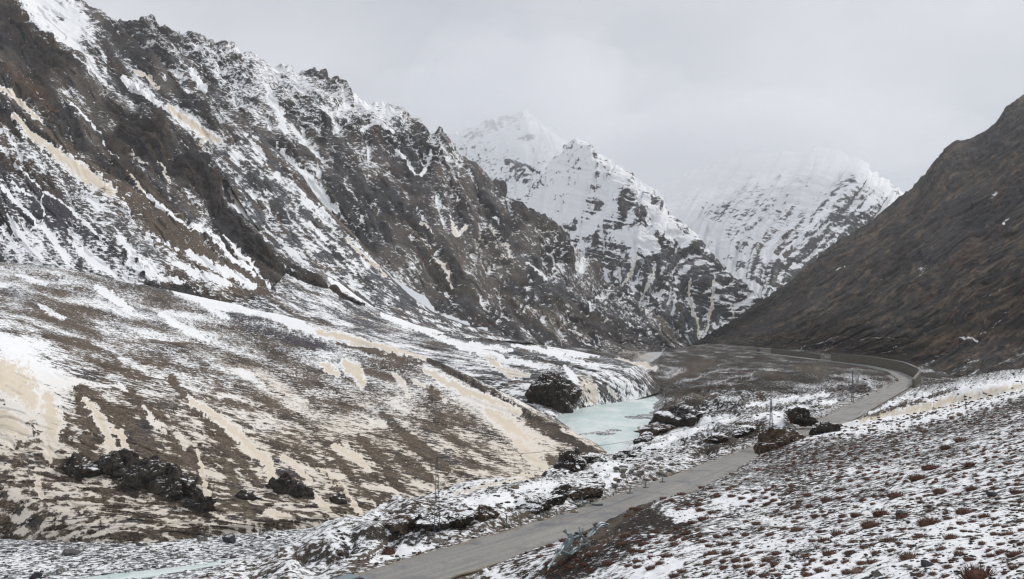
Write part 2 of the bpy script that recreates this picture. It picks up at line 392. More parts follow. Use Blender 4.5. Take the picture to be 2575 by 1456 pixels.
struct(landform('far_right_mountains', [
    [(1620,505,4000),(1660,480,3850),(1720,442,3800),(1760,425,3800),(1800,408,3800),(1840,398,3750),(1880,384,3700),(1920,386,3650),(1960,379,3600),(2000,384,3550),(2030,372,3500),(2055,366,3500),(2080,374,3480),(2110,378,3450),(2160,402,3400),(2210,437,3300),(2260,477,3200),(2330,540,3100),(2420,620,3000)],
    [(1550,560,3800),(1640,532,3600),(1700,502,3500),(1760,484,3450),(1840,462,3400),(1930,448,3300),(1990,440,3200),(2050,436,3100),(2095,446,3050),(2160,452,2950),(2220,520,2900),(2290,620,2850),(2380,700,2800)],
    [(1510,620,3500),(1580,600,3350),(1640,588,3250),(1700,572,3150),(1780,548,3100),(1860,535,3000),(1925,535,2950),(1985,540,2850),(2040,545,2750),(2100,580,2700),(2160,660,2650),(2270,780,2600)],
    [(1530,700,3100),(1600,680,3000),(1660,668,2900),(1720,650,2850),(1790,635,2800),(1840,622,2750),(1880,640,2650),(1915,655,2550),(1950,680,2480),(1985,715,2420),(2040,770,2400),(2140,850,2400)],
    [(1560,790,2700),(1640,780,2600),(1720,760,2550),(1790,750,2500),(1850,760,2400),(1890,790,2300),(1930,810,2250),(1970,830,2200),(2010,850,2200),(2060,870,2200),(2120,880,2200)]],
    460, 300, M_far, flow='v', snow0=0.30, alt=(100,800,0.95), goct=2, ksl=1.0, kst=0.7, kconc=0.55, crag=3, gully=17, gl=(420,52), seed=23, crest_jag=3, khol=0.2, kbare=0.1, back=(60,500),
    mix=[('grey',30,-0.2,0.9),('olive',40,0.05,0.5)], strokes=[
      ('snow',30,[(1660,520),(1750,560),(1800,590)]),('snow',14,[(1720,550),(1800,600),(1870,650)]),('snow',22,[(1740,590),(1830,680),(1900,740)],0.8),
      ('half+grey',30,[(2080,455),(2020,520),(1950,600)]),('thin+grey',24,[(2180,470),(2100,560),(2000,680)]),('thin+rock',30,[(2240,520),(2140,600),(2010,700)]),
      ('half+scree',26,[(2000,560),(1920,620)]),('snow',12,[(2090,390),(2170,430),(2240,490)]),('snow',5,[(2040,470),(1930,570),(1860,640)]),
      ('snow',5,[(2120,480),(2020,590),(1960,640)]),('thin+dark',14,[(1960,665),(2010,660)]),('snow',6,[(1930,640),(1975,650)]),
      ('thin+rock',20,[(2060,690),(1990,740)]),('half',30,[(1900,760),(1960,720)]) ]))
struct(landform('mid_valley_mountain', [
    [(1270,520,2900),(1330,482,2800),(1385,402,2700),(1440,350,2600),(1480,358,2550),(1500,384,2500),(1560,420,2400),(1600,447,2350),(1660,500,2250),(1690,540,2200),(1750,585,2100),(1800,645,2000),(1850,688,1950),(1885,722,1900),(1915,750,1870),(1945,800,1850)],
    [(1290,560,2700),(1350,540,2600),(1420,480,2450),(1480,450,2350),(1540,480,2250),(1600,520,2150),(1660,570,2080),(1720,640,2000),(1790,700,1920),(1850,760,1860),(1900,800,1830)],
    [(1310,620,2500),(1400,600,2350),(1480,590,2200),(1560,600,2080),(1620,630,2000),(1670,680,1950),(1730,740,1900),(1790,780,1850),(1850,820,1820)],
    [(1380,700,2200),(1440,680,2150),(1500,700,2000),(1560,740,1900),(1620,780,1850),(1690,820,1820),(1760,850,1790),(1810,850,1780),(1850,850,1780)],
    [(1420,760,2100),(1500,780,1950),(1560,810,1880),(1620,840,1820),(1690,870,1790),(1760,890,1760),(1810,885,1760),(1850,880,1760)]],
    430, 330, M_far, flow='v', snow0=0.26, alt=(60,560,0.6), goct=2, rot=-14, ksl=1.0, kst=0.8, kconc=0.35, crag=5, gully=12, gl=(200,44), seed=37, crest_jag=2, khol=0.25, kbare=0.1, back=(60,400),
    mix=[('grey',30,-0.1,0.9),('brownrock',40,0.1,0.5)], strokes=[
      ('snow',30,[(1380,480),(1350,560)],0.85),('snow',20,[(1480,420),(1440,520),(1400,570)],0.7),('snow',20,[(1560,440),(1520,500)],0.8),('snow',14,[(1620,500),(1660,550),(1720,600)],0.8),
      ('snow',16,[(1440,590),(1480,570),(1540,520)]),('snow',26,[(1560,590),(1600,600),(1650,620)],0.7),('half',40,[(1450,380),(1420,470)]),
      ('thin+rock',26,[(1480,650),(1560,610)],0.8),('thin',60,[(1600,740),(1760,800)]),('thin',40,[(1680,700),(1800,770)]),
      ('dust',3.0,[(1600,640),(1590,680),(1545,740)]),('dust',3.5,[(1795,690),(1795,740),(1785,790),(1775,855)],),('dust',3.5,[(1735,700),(1735,760),(1752,800),(1757,850)]),('dust',3,[(1650,660),(1640,700),(1600,760)],0.7),('dust',3,[(1835,760),(1850,800)],0.8)]))

# ---------------------------------------------------------------- left wall, farthest side first
CR4 = [(270,70,1400),(300,62,1420),(335,60,1430),(350,48,1430),(370,35,1440),(385,45,1440),(400,52,1440),(430,60,1450),(460,80,1450),(500,88,1460),(540,103,1470),(575,105,1470),(610,125,1480),(650,140,1480),(680,160,1490),(720,157,1500),(750,175,1500),(800,178,1500),(850,200,1500),(880,225,1500),(910,250,1490),(950,262,1490),(1000,268,1480),(1030,285,1480),(1060,320,1480),(1085,335,1480),(1110,325,1480),(1135,360,1480),(1160,390,1480),(1200,415,1480),(1225,440,1480),(1260,470,1490),(1300,510,1500),(1340,522,1510),(1370,545,1520),(1400,570,1530),(1440,605,1540),(1465,640,1550),(1490,660,1560),(1510,690,1570),(1560,730,1590),(1600,755,1600),(1640,785,1620),(1690,822,1640),(1745,866,1660)]
struct(landform('skyline_mountain', [CR4,
    [(300,140,1300),(420,150,1300),(560,210,1300),(700,250,1300),(850,310,1300),(1000,400,1280),(1120,500,1260),(1240,600,1260),(1360,690,1300),(1480,770,1380),(1600,830,1480),(1730,876,1600)],
    [(300,240,1200),(450,240,1180),(600,310,1150),(760,390,1120),(900,500,1080),(1030,600,1050),(1150,690,1050),(1270,770,1100),(1400,835,1200),(1560,870,1360),(1700,884,1560)],
    [(320,320,1120),(480,330,1100),(640,420,1060),(780,520,1020),(900,620,960),(1010,710,920),(1120,780,930),(1230,835,980),(1380,880,1080),(1540,895,1260),(1690,896,1480)]],
    860, 330, M_mid, flow='u', rot=16, talus=0.7, kbare=0.45, alt=(150,400,0.36), snow0=0.28, ksl=1.2, kst=0.5, crag=9, gully=15, gl=(170,44), fl=(30,19), seed=41, crest_jag=10, back=(70,260),
    mix=[('brownrock',60,0.0,0.8),('grey',30,0.05,0.6)], strokes=[
      ('half',60,[(520,130),(700,200),(900,300)],0.9),('half',40,[(860,240),(1000,290),(1080,350)]),('half',30,[(560,180),(640,300)]),
      ('snow',10,[(670,220),(690,265),(720,330)],0.9),('snow',9,[(480,170),(520,230)],0.8),('snow',10,[(620,340),(700,400),(780,470),(850,530)]),('snow',20,[(700,380),(760,440),(830,520)],0.9),
      ('snow',7,[(900,330),(950,310),(990,330)],0.7),('snow',6,[(1000,370),(1030,420),(1050,440)]),('snow',6,[(1085,380),(1070,420),(1060,440)]),
      ('crag+dark+bare',26,[(990,545),(1040,590),(1090,640),(1140,700)],0.9),('crag+dark+bare',22,[(1130,600),(1190,660),(1260,740),(1320,800)],0.9),('crag+dark+thin',18,[(880,310),(950,400),(1020,440)],0.8),('crag+dark+thin',18,[(1040,320),(1080,400),(1150,470),(1250,540)],0.8),('crag+dark+thin',16,[(1300,540),(1380,610),(1450,690),(1500,730)],0.8),('crag+dark+thin',16,[(560,260),(640,330),(720,380)],0.7),('crag+dark+thin',24,[(1000,545),(1040,580),(1080,620)]),('crag+dark+thin',26,[(1180,640),(1220,690),(1260,740)]),('crag+rock+thin',24,[(1100,500),(1150,520)]),
      ('dust+smooth',7,[(1140,560),(1150,590),(1170,570)],0.8),('grey+thin+smooth',13,[(1250,610),(1360,680),(1480,760),(1620,820)]),('scree+thin+smooth',10,[(1020,560),(1100,640),(1140,700)],0.8),
      ('grey+half+smooth',16,[(1380,640),(1500,730),(1640,820)],0.8),('scree+thin+smooth',16,[(1260,740),(1380,800),(1480,850)],0.8),('dust',4,[(1060,560),(1090,590)]),
      ('dust',4,[(1100,640),(1130,690),(1140,720)],0.8),('dust',5,[(1230,560),(1290,640)],0.6),('half+tint',40,[(1200,600),(1260,640)],0.8),
      ('snow',5,[(1320,660),(1380,700)],0.8),('dark+thin+crag',10,[(1430,800),(1480,820),(1560,850)])]))
struct(landform('middle_spur', [
    [(640,330,1050),(700,380,1040),(760,440,1020),(800,500,1010),(860,560,980),(900,600,960),(950,660,930),(990,705,920),(1040,750,910),(1100,795,920),(1180,825,950),(1260,845,1000),(1350,868,1060)],
    [(600,350,1000),(680,420,990),(740,480,970),(800,560,940),(860,620,910),(920,680,880),(980,740,850),(1060,790,850),(1160,830,880),(1250,855,930)],
    [(560,370,960),(640,450,940),(700,530,920),(760,600,880),(820,670,850),(900,735,820),(980,785,800),(1080,825,800),(1200,850,840)],
    [(540,400,930),(600,500,900),(660,590,860),(730,660,820),(800,720,790),(880,770,770),(980,815,750),(1100,850,740)]],
    560, 120, M_mid, base='grey', flow='u', snow0=0.3, ksl=1.5, kst=0.9, crag=3, gully=7, gl=(160,26), fl=(26,15), seed=53, back=(60,120), rocky0=0.35,
    mix=[('scree',30,0.0,0.7)], rockstreak=0.9, strokes=[
      ('scree+bare',9,[(640,350),(740,440),(820,520),(900,600),(980,690),(1040,740)]),
      ('snow',16,[(700,440),(760,500),(810,545),(830,560)],0.6),('dust',5,[(870,600),(920,650),(970,690)]),('snow',6,[(780,560),(860,640),(900,690)],0.8),
      ('rock+crag+thin',9,[(790,560),(850,640),(900,690),(940,730)]),('rock+crag+thin',16,[(620,440),(680,490),(720,560)]),
      ('grey+thin',20,[(900,640),(980,720),(1060,780)]),('half',16,[(760,600),(820,660),(880,720)]),('snow',8,[(700,600),(780,680),(860,740)])]))
struct(landform('snow_shoulder_spur', [
    [(20,-150,1500),(90,-70,1450),(130,-40,1420),(185,-5,1380),(215,8,1360),(230,20,1350),(250,24,1340),(275,42,1330),(300,58,1310),(330,95,1290),(365,120,1270),(400,150,1240),(440,205,1200),(490,240,1170),(520,262,1150),(560,310,1110),(600,370,1080),(650,420,1050),(690,450,1030),(740,505,1000),(790,545,980),(840,600,950)],
    [(0,-60,1300),(80,0,1270),(150,40,1230),(220,70,1200),(270,110,1180),(330,180,1150),(390,230,1120),(450,290,1090),(500,330,1060),(560,390,1030),(620,450,1000),(700,540,950),(780,620,900)],
    [(0,30,1150),(90,60,1120),(160,110,1100),(210,160,1080),(250,210,1060),(310,270,1030),(380,300,1010),(440,350,980),(500,400,950),(560,470,920),(620,540,890),(700,620,860),(780,690,830)],
    [(0,120,1050),(100,140,1020),(180,200,1000),(230,260,980),(290,310,960),(360,350,930),(430,420,900),(500,480,880),(560,560,850),(620,620,830),(700,700,800),(780,750,780)]],
    640, 230, M_mid, base='rock', flow='u', rot=6, talus=0.8, kbare=0.5, snow0=0.36, ksl=1.2, kst=0.7, crag=6, gully=8, gl=(150,30), seed=67, crest_jag=6, back=(60,200),
    mix=[('brownrock',40,0.0,0.7)], strokes=[
      ('snow+smooth',55,[(60,-40),(130,30),(190,60)]),('snow+smooth',40,[(150,60),(180,90),(160,120)]),('half',16,[(130,35),(160,45)]),('half',8,[(190,10),(210,15)]),
      ('half+smooth',26,[(230,60),(220,110),(250,160),(290,230)]),('snow',20,[(180,110),(230,170),(270,210)],0.7),
      ('grey+thin+smooth',9,[(265,80),(290,130),(340,190),(390,240),(430,280),(500,340)],0.9),('dark+thin+crag',16,[(240,30),(290,60),(300,90),(340,130)]),('dark+thin+crag',20,[(330,110),(380,170),(440,220)]),
      ('half+grey+smooth',15,[(250,170),(300,240),(360,290)]),('half+grey+smooth',14,[(520,380),(580,450),(640,530),(740,600)]),('grey+thin+smooth',10,[(300,130),(380,230),(470,310),(570,390),(680,490),(780,590)]),
      ('dust',6,[(340,180),(370,195),(400,225)]),('grey+thin+smooth',10,[(400,240),(480,310),(560,370),(650,460),(760,560)]),
      ('dark+crag+thin',14,[(420,190),(500,260),(570,330),(640,410)]),('snow',5,[(400,250),(450,300),(520,350)],0.7),
      ('dust+smooth',14,[(425,270),(470,305),(530,345),(545,350)]),('dust+smooth',8,[(520,345),(505,360),(510,370)]),('snow',9,[(310,190),(350,220),(400,260)],0.9),
      ('dark+crag+thin',16,[(440,340),(500,360),(520,400)]),('half',18,[(520,400),(590,420)]),('crag+dark+thin',13,[(610,440),(640,470),(625,490)]),
      ('half+smooth+grey',12,[(570,425),(590,450)]),('dust+smooth',9,[(575,480),(600,510),(640,530),(700,560)],0.8),('snow+smooth',10,[(590,520),(650,560),(710,600),(750,610)],0.8),('thin+grey+smooth',6,[(600,500),(690,540),(740,570)]),
      ('crag+thin+dark',14,[(640,470),(720,540),(790,590)],0.8),('dust',6,[(670,510),(720,560),(760,600)],0.8),('snow',9,[(700,620),(760,670),(800,700)]),('half',9,[(750,570),(800,620)])]))
struct(landform('near_rock_spur', [
    [(-80,-230,950),(-20,-120,930),(20,-40,920),(35,-5,915),(50,20,905),(62,34,900),(75,55,890),(100,72,880),(130,95,870),(150,104,860),(175,112,850),(200,130,850),(215,150,845),(232,175,840),(245,200,835),(262,225,830),(290,240,820),(330,265,810),(370,268,800),(400,275,795),(425,295,790),(434,318,785),(440,345,780),(470,370,770),(500,375,760),(525,390,755),(545,420,750),(560,455,742),(566,485,738),(574,515,730),(600,535,720),(622,560,710),(660,590,700),(700,625,690),(740,665,685),(800,705,680),(860,738,690),(920,765,700)],
    [(-120,-60,800),(-40,40,790),(30,110,780),(100,170,770),(160,220,760),(230,290,740),(300,350,720),(380,400,700),(450,450,690),(520,530,680),(580,600,670),(650,660,660),(740,715,660),(860,760,670)],
    [(-120,130,690),(-40,170,680),(40,240,670),(120,310,660),(200,380,650),(290,440,640),(380,510,630),(460,570,620),(540,630,610),(640,700,610),(780,765,620)],
    [(-120,320,600),(-40,360,600),(40,430,590),(120,490,580),(200,550,570),(290,600,560),(380,640,560),(480,690,560),(600,740,560),(720,785,570)],
    [(-120,500,540),(-40,540,535),(40,590,530),(120,630,525),(200,665,520),(300,700,520),(400,730,520),(520,770,520),(680,815,540)],
    [(-120,660,505),(-40,668,500),(40,675,500),(120,685,498),(200,700,495),(300,725,490),(400,760,490),(520,800,490),(680,840,500)]],
    640, 520, M_near, base='rock', flow='u', rot=6, snow0=0.36, ksl=1.2, kst=0.5, kbare=0.75, talus=0.5, couloir=0.35, crag=10, gully=11, gl=(200,36), fl=(30,18), seed=79, crest_jag=8, back=(70,120),
    mix=[('brownrock',50,-0.1,0.9),('dark',30,0.1,0.6)], strokes=[
      # scree and snow ribbons below the rock band
      ('scree+bare+smooth',9,[(-10,215),(60,275),(110,320),(170,380)]),
      ('smooth+scree+thin',50,[(-20,330),(120,430),(260,520),(420,640),(600,740)]),
      ('smooth+grey+half',40,[(60,380),(180,480),(300,580),(400,660)],0.9),
      ('smooth+purple+thin',60,[(-30,440),(80,520),(180,600),(300,680)]),
      ('smooth+grey+half',60,[(-40,600),(100,640),(220,680),(330,700)]),
      ('smooth+scree+bare',34,[(240,450),(330,490),(420,560),(520,640),(640,710)]),
      ('smooth+scree+bare',13,[(100,310),(190,390),(260,440),(330,480)]),
      ('smooth+scree+bare',20,[(390,560),(480,620),(600,700),(700,760)]),
      ('dust+smooth',10,[(25,225),(60,265),(100,298)],0.95),('dust+smooth',8,[(-10,215),(30,240)]),
      ('dust+smooth',13,[(35,290),(70,330),(110,360),(150,395)]),('dust+smooth',22,[(120,370),(180,415),(230,450),(280,485)]),('half+smooth',20,[(260,480),(300,520),(330,570)]),
      ('snow+smooth',6,[(5,465),(50,515),(95,560)]),('snow',5,[(30,458),(70,490)]),('snow',8,[(18,540),(50,590),(90,640)],0.9),('snow+smooth',9,[(112,570),(145,615),(170,655),(185,672)]),
      ('snow',4,[(35,408),(60,430),(95,462),(112,482)]),('snow',3.5,[(112,482),(150,505),(200,545),(260,605)]),('snow',2.2,[(112,483),(102,500),(112,530),(110,550),(98,570),(70,583),(20,587)]),
      ('snow',12,[(190,620),(240,660),(290,690)],0.85),('snow',4,[(0,370),(18,386)]),('snow',5,[(372,592),(388,622)]),('snow',3,[(393,603),(403,609)]),('snow',3,[(415,612),(425,618)]),('snow',4,[(438,620),(448,630)]),
      ('snow',12,[(470,632),(520,660),(570,685),(640,720)]),('snow',10,[(300,600),(340,650),(380,680)],0.7),('snow',9,[(440,658),(500,690),(580,715)],0.8),('snow',10,[(320,660),(380,690),(460,710)],0.8),
      ('dust+smooth',6,[(322,428),(340,455),(360,478)]),('snow+smooth',5,[(360,480),(400,515),(450,550),(500,580)]),('snow+smooth',8,[(485,560),(530,590),(580,640),(640,690)],0.95),('snow',5,[(560,590),(620,650),(680,720)]),
      ('grey+thin+smooth',8,[(330,400),(420,480),(480,545),(560,620)]),('olive+thin+smooth',5,[(350,450),(420,510),(470,550)],0.9),
      ('dark+bare+crag',26,[(20,30),(70,110),(130,170),(190,200)],0.8),('dark+bare+crag',22,[(10,110),(70,170),(130,220)],0.7),('dark+bare+crag',24,[(190,180),(250,260),(320,300),(400,330)],0.85),('dark+bare+crag',22,[(300,330),(380,380),(450,430),(540,500)],0.85),('dark+bare+crag',16,[(500,420),(560,520),(620,600),(700,680),(800,735)],0.9),('brownrock+bare+crag',18,[(200,320),(270,370),(330,430),(420,500)],0.7),
      ('brownrock+thin',22,[(60,410),(110,440),(150,485)],0.9),('rust+thin',16,[(20,160),(80,210),(140,270)],0.8),
      ('dark+crag+bare',14,[(60,120),(110,130)],0.8),('brownrock+crag+bare',24,[(400,290),(420,330),(390,345)]),('brownrock+crag+bare',14,[(545,430),(560,500)],0.9),('brownrock+crag+bare',20,[(180,170),(200,210)],0.8),
      ('half',10,[(70,125),(90,120)]),('half',7,[(130,130),(145,120)]),('dust',4,[(400,400),(420,430)],0.8),('dust',4,[(330,380),(370,420)],0.6),('dust',5,[(410,425),(425,455)],0.7),('snow',3,[(170,250),(250,330),(300,400)],0.8)]))
# ---------------------------------------------------------------- debris fans at the foot of the left wall
zr = -28.0
def foot(rows):
    out = []
    for r in rows:
        r = list(r); x, y, D = r[-1]; z = (HY - y) / F * D
        if z < -24: r = r + [(x + 5, y + 2.4 / D * F, D - 1)]
        out.append(r)
    return out
FT = lambda x, y, d=0.0: (x, y, Dz(y, zr) + d)
struct(landform('second_debris_fan', foot([
    [(760,660,740),(840,700,740),(900,745,740),(960,785,745),(1040,815,760),(1120,838,790),(1200,850,820),(1290,862,850),(1400,872,760),(1500,893,560),(1560,905,480),(1600,918,430),(1630,940,430),(1660,972,432)],
    [(720,680,680),(800,735,650),(880,780,640),(960,812,640),(1050,842,620),(1150,862,600),(1250,876,560),(1350,885,500),(1450,905,430),(1530,925,390),(1575,950,385),(1620,988,395)],
    [(680,720,620),(760,770,590),(850,810,560),(950,838,540),(1060,870,500),(1170,895,450),(1280,915,410),(1380,930,380),(1460,945,362),(1510,968,360),(1545,1010,370)],
    [(620,740,570),(700,790,540),(800,830,510),(900,858,480),(1010,890,430),(1120,925,390),(1230,950,360),(1320,965,345),(1400,975,338),(1440,995,340),(1465,1024,342)],
    [(560,760,540),(650,810,510),(760,855,480),(870,885,440),(980,920,400),(1090,960,360),(1200,995,335),(1290,1020,320),(1360,1040,310),(1400,1060,303)]]),
    700, 330, M_fan2, base='grey', flow='u', snow0=0.40, iso='flat', stc=16.0, rsc=6.0, ksl=0.6, kst=0.8, goct=2, couloir=0.2, crag=2, gully=5.5, gl=(200,22), fl=(30,14), seed=91, rocky0=0.25, back=(40,60), mix=[('scree',26,0.0,0.8),('dark',14,0.1,0.7)], rockstreak=0.5,
    strokes=[
      ('snow',8,[(830,700),(900,745),(960,770),(1010,790)]),('snow',6,[(920,760),(1010,800),(1100,830),(1200,850)]),('snow',9,[(960,790),(1040,820),(1110,835)],0.9),
      ('snow',7,[(1060,830),(1140,860),(1200,870),(1290,880)]),('snow',7,[(1150,870),(1230,890),(1300,910),(1380,925)]),('snow',8,[(1290,868),(1380,885),(1440,905),(1500,920)],0.9),
      ('snow',6,[(1360,860),(1430,885),(1480,895)]),('snow',6,[(1300,870),(1370,880),(1500,893)]),('bare+dark',4,[(1150,845),(1260,858),(1340,868)]),('bare+dark',4,[(1280,885),(1400,915),(1500,935)],0.8),
      ('snow',7,[(1420,925),(1440,945),(1450,960)]),('dust',10,[(1225,895),(1260,925),(1290,950)]),('dust',9,[(1260,920),(1300,940),(1330,945)],0.8),
      ('half',12,[(820,800),(900,840),(1000,870),(1080,905)],0.9),('half+purple',12,[(1000,860),(1100,905),(1200,950)],0.9),('scree+thin',8,[(700,765),(800,810),(900,850),(960,870)]),
      ('dust',12,[(1480,960),(1500,1000),(1480,1012)],0.9),('dust',8,[(1530,970),(1550,1005)],0.6),('half+tint',20,[(1465,950),(1480,1000)]),('grey+thin',26,[(1560,920),(1610,970)],0.9),('half+grey',10,[(1570,915),(1640,970)],0.8),
      ('dark+bare+crag',24,[(1360,975),(1390,1000)]),('dark+bare+crag',20,[(1400,955),(1430,985)])]))
struct(landform('front_debris_fan', foot([
    [(-140,655,500),(0,658,500),(120,668,497),(240,690,492),(360,715,488),(480,742,485),(600,765,470),(700,790,440),(800,815,410),(880,838,385),(960,865,355),(1040,888,335),(1110,912,318),(1180,945,300),(1240,975,285),(1300,1003,270),(1360,1036,255),(1420,1070,240),(1480,1105,228),(1534,1136,Dz(1136,zr))],
    [(-140,690,400),(0,695,400),(140,725,380),(280,760,365),(420,800,350),(560,840,330),(700,875,312),(820,910,295),(940,945,275),(1060,980,258),(1170,1020,240),(1280,1070,222),(1380,1120,208),(1450,1160,Dz(1165,zr))],
    [(-140,745,280),(0,755,275),(140,800,260),(280,850,248),(420,895,236),(560,940,225),(700,990,212),(840,1040,200),(980,1085,190),(1120,1130,183),(1250,1180,176),(1345,1218,Dz(1218,zr))],
    [(-140,815,190),(0,835,186),(120,890,178),(240,945,172),(380,1000,166),(520,1060,162),(660,1120,158),(790,1170,154),(920,1210,152),(1040,1240,151),(1110,1258,Dz(1258,zr))],
    [(-140,930,152),(0,950,150),(110,1020,147),(220,1080,144),(330,1140,141),(450,1190,138),(570,1235,136),(690,1270,134),(800,1292,133),(880,1306,Dz(1306,zr))],
    [(-140,1080,138),(0,1100,136),(90,1150,134),(180,1195,132),(280,1235,130),(380,1268,128),(480,1295,127),(580,1316,126),(660,1330,Dz(1330,zr))],
    [(-140,1210,128),(0,1225,127),(70,1255,126),(150,1285,125),(230,1310,124),(310,1330,123),(380,1345,122),(430,1352,Dz(1352,zr))],
    [(-140,1400,122),(0,1400,122),(60,1402,121),(120,1404,121),(200,1404,120),(260,1404,120),(310,1404,120),(350,1405,119)]]),
    860, 620, M_fan, base='scree', flow='u', tintlow=(850,1150,0.75), snow0=0.42, iso='flat', stc=26.0, rsc=12.0, ksl=0.9, kst=0.8, goct=2, couloir=0.15, crag=2.2, gully=7, gl=(260,40), fl=(26,16), seed=103, rocky0=0.2, back=(30,40), mix=[('brownrock',34,-0.05,0.8),('purple',60,0.12,0.7)], rockstreak=0.35, crest_sm=0.03,
    strokes=[
      ('purple+thin',24,[(300,690),(430,722),(560,780),(700,835),(850,880)]),('scree+thin',46,[(-40,740),(150,830),(300,890),(470,960),(620,1050)]),
      ('purple+thin',20,[(0,720),(60,740)],0.8),('half',14,[(0,680),(100,700),(200,720)]),('snow',6,[(40,690),(120,715)],0.8),
      ('snow',10,[(240,722),(290,752),(330,778)]),('snow',9,[(100,770),(160,800)],0.7),('snow',13,[(380,700),(470,740),(560,765),(640,785)],0.9),('snow',14,[(540,740),(620,770),(700,795),(820,845)],0.9),
      ('snow',9,[(560,660),(600,700)],0.1),('snow',8,[(400,790),(470,830),(520,855)],0.8),('snow',10,[(480,740),(520,770),(570,800)],0.8),('half',20,[(250,860),(330,900),(400,940)],0.8),
      ('snow',9,[(300,900),(360,930)],0.5),('half+tint',30,[(560,900),(680,960),(760,1010)],0.8),('snow',12,[(600,930),(660,970)],0.6),
      ('snow+smooth',26,[(-20,845),(50,880),(90,930),(170,965)]),('dust+smooth',62,[(-30,920),(40,960),(80,1010)]),('dust+smooth',50,[(-20,1040),(50,1080)]),('dust',30,[(120,990),(130,1060),(125,1110)]),('dust',12,[(120,1100),(128,1160)]),
      ('half+tint',40,[(0,1180),(60,1260)],0.9),('dust',8,[(90,1200),(105,1250)]),('half+tint',18,[(180,1040),(190,1140)],0.8),('half+grey',22,[(70,1130),(90,1200)],0.9),
      ('bare+scree+smooth',30,[(210,985),(300,1050),(360,1120),(440,1180)]),('bare+scree+smooth',18,[(330,990),(420,1080),(500,1180),(530,1250)]),('bare+scree',16,[(430,950),(510,1040),(590,1140),(650,1220)]),('bare+olive',18,[(400,1150),(470,1220),(500,1260)]),
      ('bare+olive',16,[(560,1160),(600,1240),(630,1300)]),('bare+scree',20,[(200,1000),(230,1080),(210,1140)],0.9),
      ('dust',15,[(213,1005),(240,1035),(262,1075),(275,1110),(285,1140)]),('dust',12,[(285,1078),(310,1100),(318,1130)]),('dust',6,[(288,1140),(300,1180),(310,1200)]),
      ('snow',9,[(362,1020),(385,1060),(420,1090)],0.9),('snow',12,[(400,1060),(440,1090),(470,1120)],0.6),('snow',5,[(300,965),(320,980)]),('snow',7,[(150,965),(310,975)],0.4),
      ('dust',16,[(478,1008),(530,1038),(585,1078),(635,1130),(675,1165),(685,1210),(690,1225)]),('dust',8,[(495,1135),(508,1180),(520,1235),(525,1285)]),('dust',8,[(710,1148),(750,1180),(785,1208)]),('dust',10,[(800,1172),(845,1210),(875,1245),(905,1290)]),
      ('dust',14,[(845,1122),(895,1148),(925,1180)]),('dust',10,[(780,1230),(815,1275)]),('dust',12,[(670,1285),(720,1300)]),('dust',7,[(810,1260),(830,1285)]),
      ('dust',18,[(865,910),(895,935),(912,965)]),('dust',15,[(815,918),(850,940)]),('dust',11,[(800,835),(880,852),(950,872),(1020,885),(1070,902)]),('snow',8,[(860,900),(820,1000)],0.1),
      ('bare+scree',6,[(850,862),(950,885),(1060,915)]),('bare+dark+smooth',12,[(1080,905),(1180,955),(1290,1022),(1400,1085),(1500,1135)]),('thin+scree',16,[(940,900),(1060,950),(1130,1010),(1200,1080)],0.9),
      ('dust',13,[(1075,932),(1120,958),(1170,985),(1230,1005),(1305,1035)]),('dust',26,[(1225,1030),(1275,1065),(1325,1105)]),('half+dust',22,[(1330,1080),(1390,1130)],0.7),('dust',18,[(1300,1110),(1370,1180)],0.9),
      ('dust',8,[(985,935),(1010,960),(1030,1000)],0.8),('dust',8,[(1040,960),(1100,980),(1120,1010)],0.7),('bare+scree',14,[(1080,975),(1110,1000)]),('half',26,[(1120,1040),(1240,1090),(1300,1130)],0.8),
      ('bare+scree',14,[(960,1040),(1040,1110),(1090,1150),(1130,1180)]),('bare+scree',16,[(1000,1150),(1080,1200)]),('bare+scree',12,[(900,1090),(960,1160),(1010,1230)]),('bare+scree',12,[(1150,1120),(1200,1180)],0.8),('half+tint',12,[(1100,1100),(1180,1150)],0.8),
      ('dust',7,[(1110,1242),(1200,1222),(1290,1205),(1340,1192)]),('dust',8,[(960,1225),(1000,1240)],0.6),('bare+scree',14,[(1330,1060),(1420,1100)],0.8),('bare+brownrock',10,[(1400,1085),(1500,1150)],0.9),
      ('half+tint',30,[(640,1080),(760,1120),(860,1060)],0.8),('half+tint',26,[(700,1000),(800,1060)],0.8),('half+tint',26,[(930,1010),(900,1070)],0.8),('bare+scree',10,[(740,1130),(830,1200),(880,1260)],0.8),('bare+scree',10,[(830,1130),(900,1220),(960,1270)],0.8),
      ('crag+dark+bare',26,[(170,1160),(200,1200)],0.9),('crag+dark+bare',34,[(290,1165),(330,1230)]),('crag+dark+bare',40,[(370,1175),(410,1215),(470,1250)]),('crag+dark+bare',18,[(480,1260),(520,1295)]),('crag+dark+bare',20,[(720,1210),(780,1250)]),('crag+dark+bare',12,[(690,1210),(700,1230)])]))
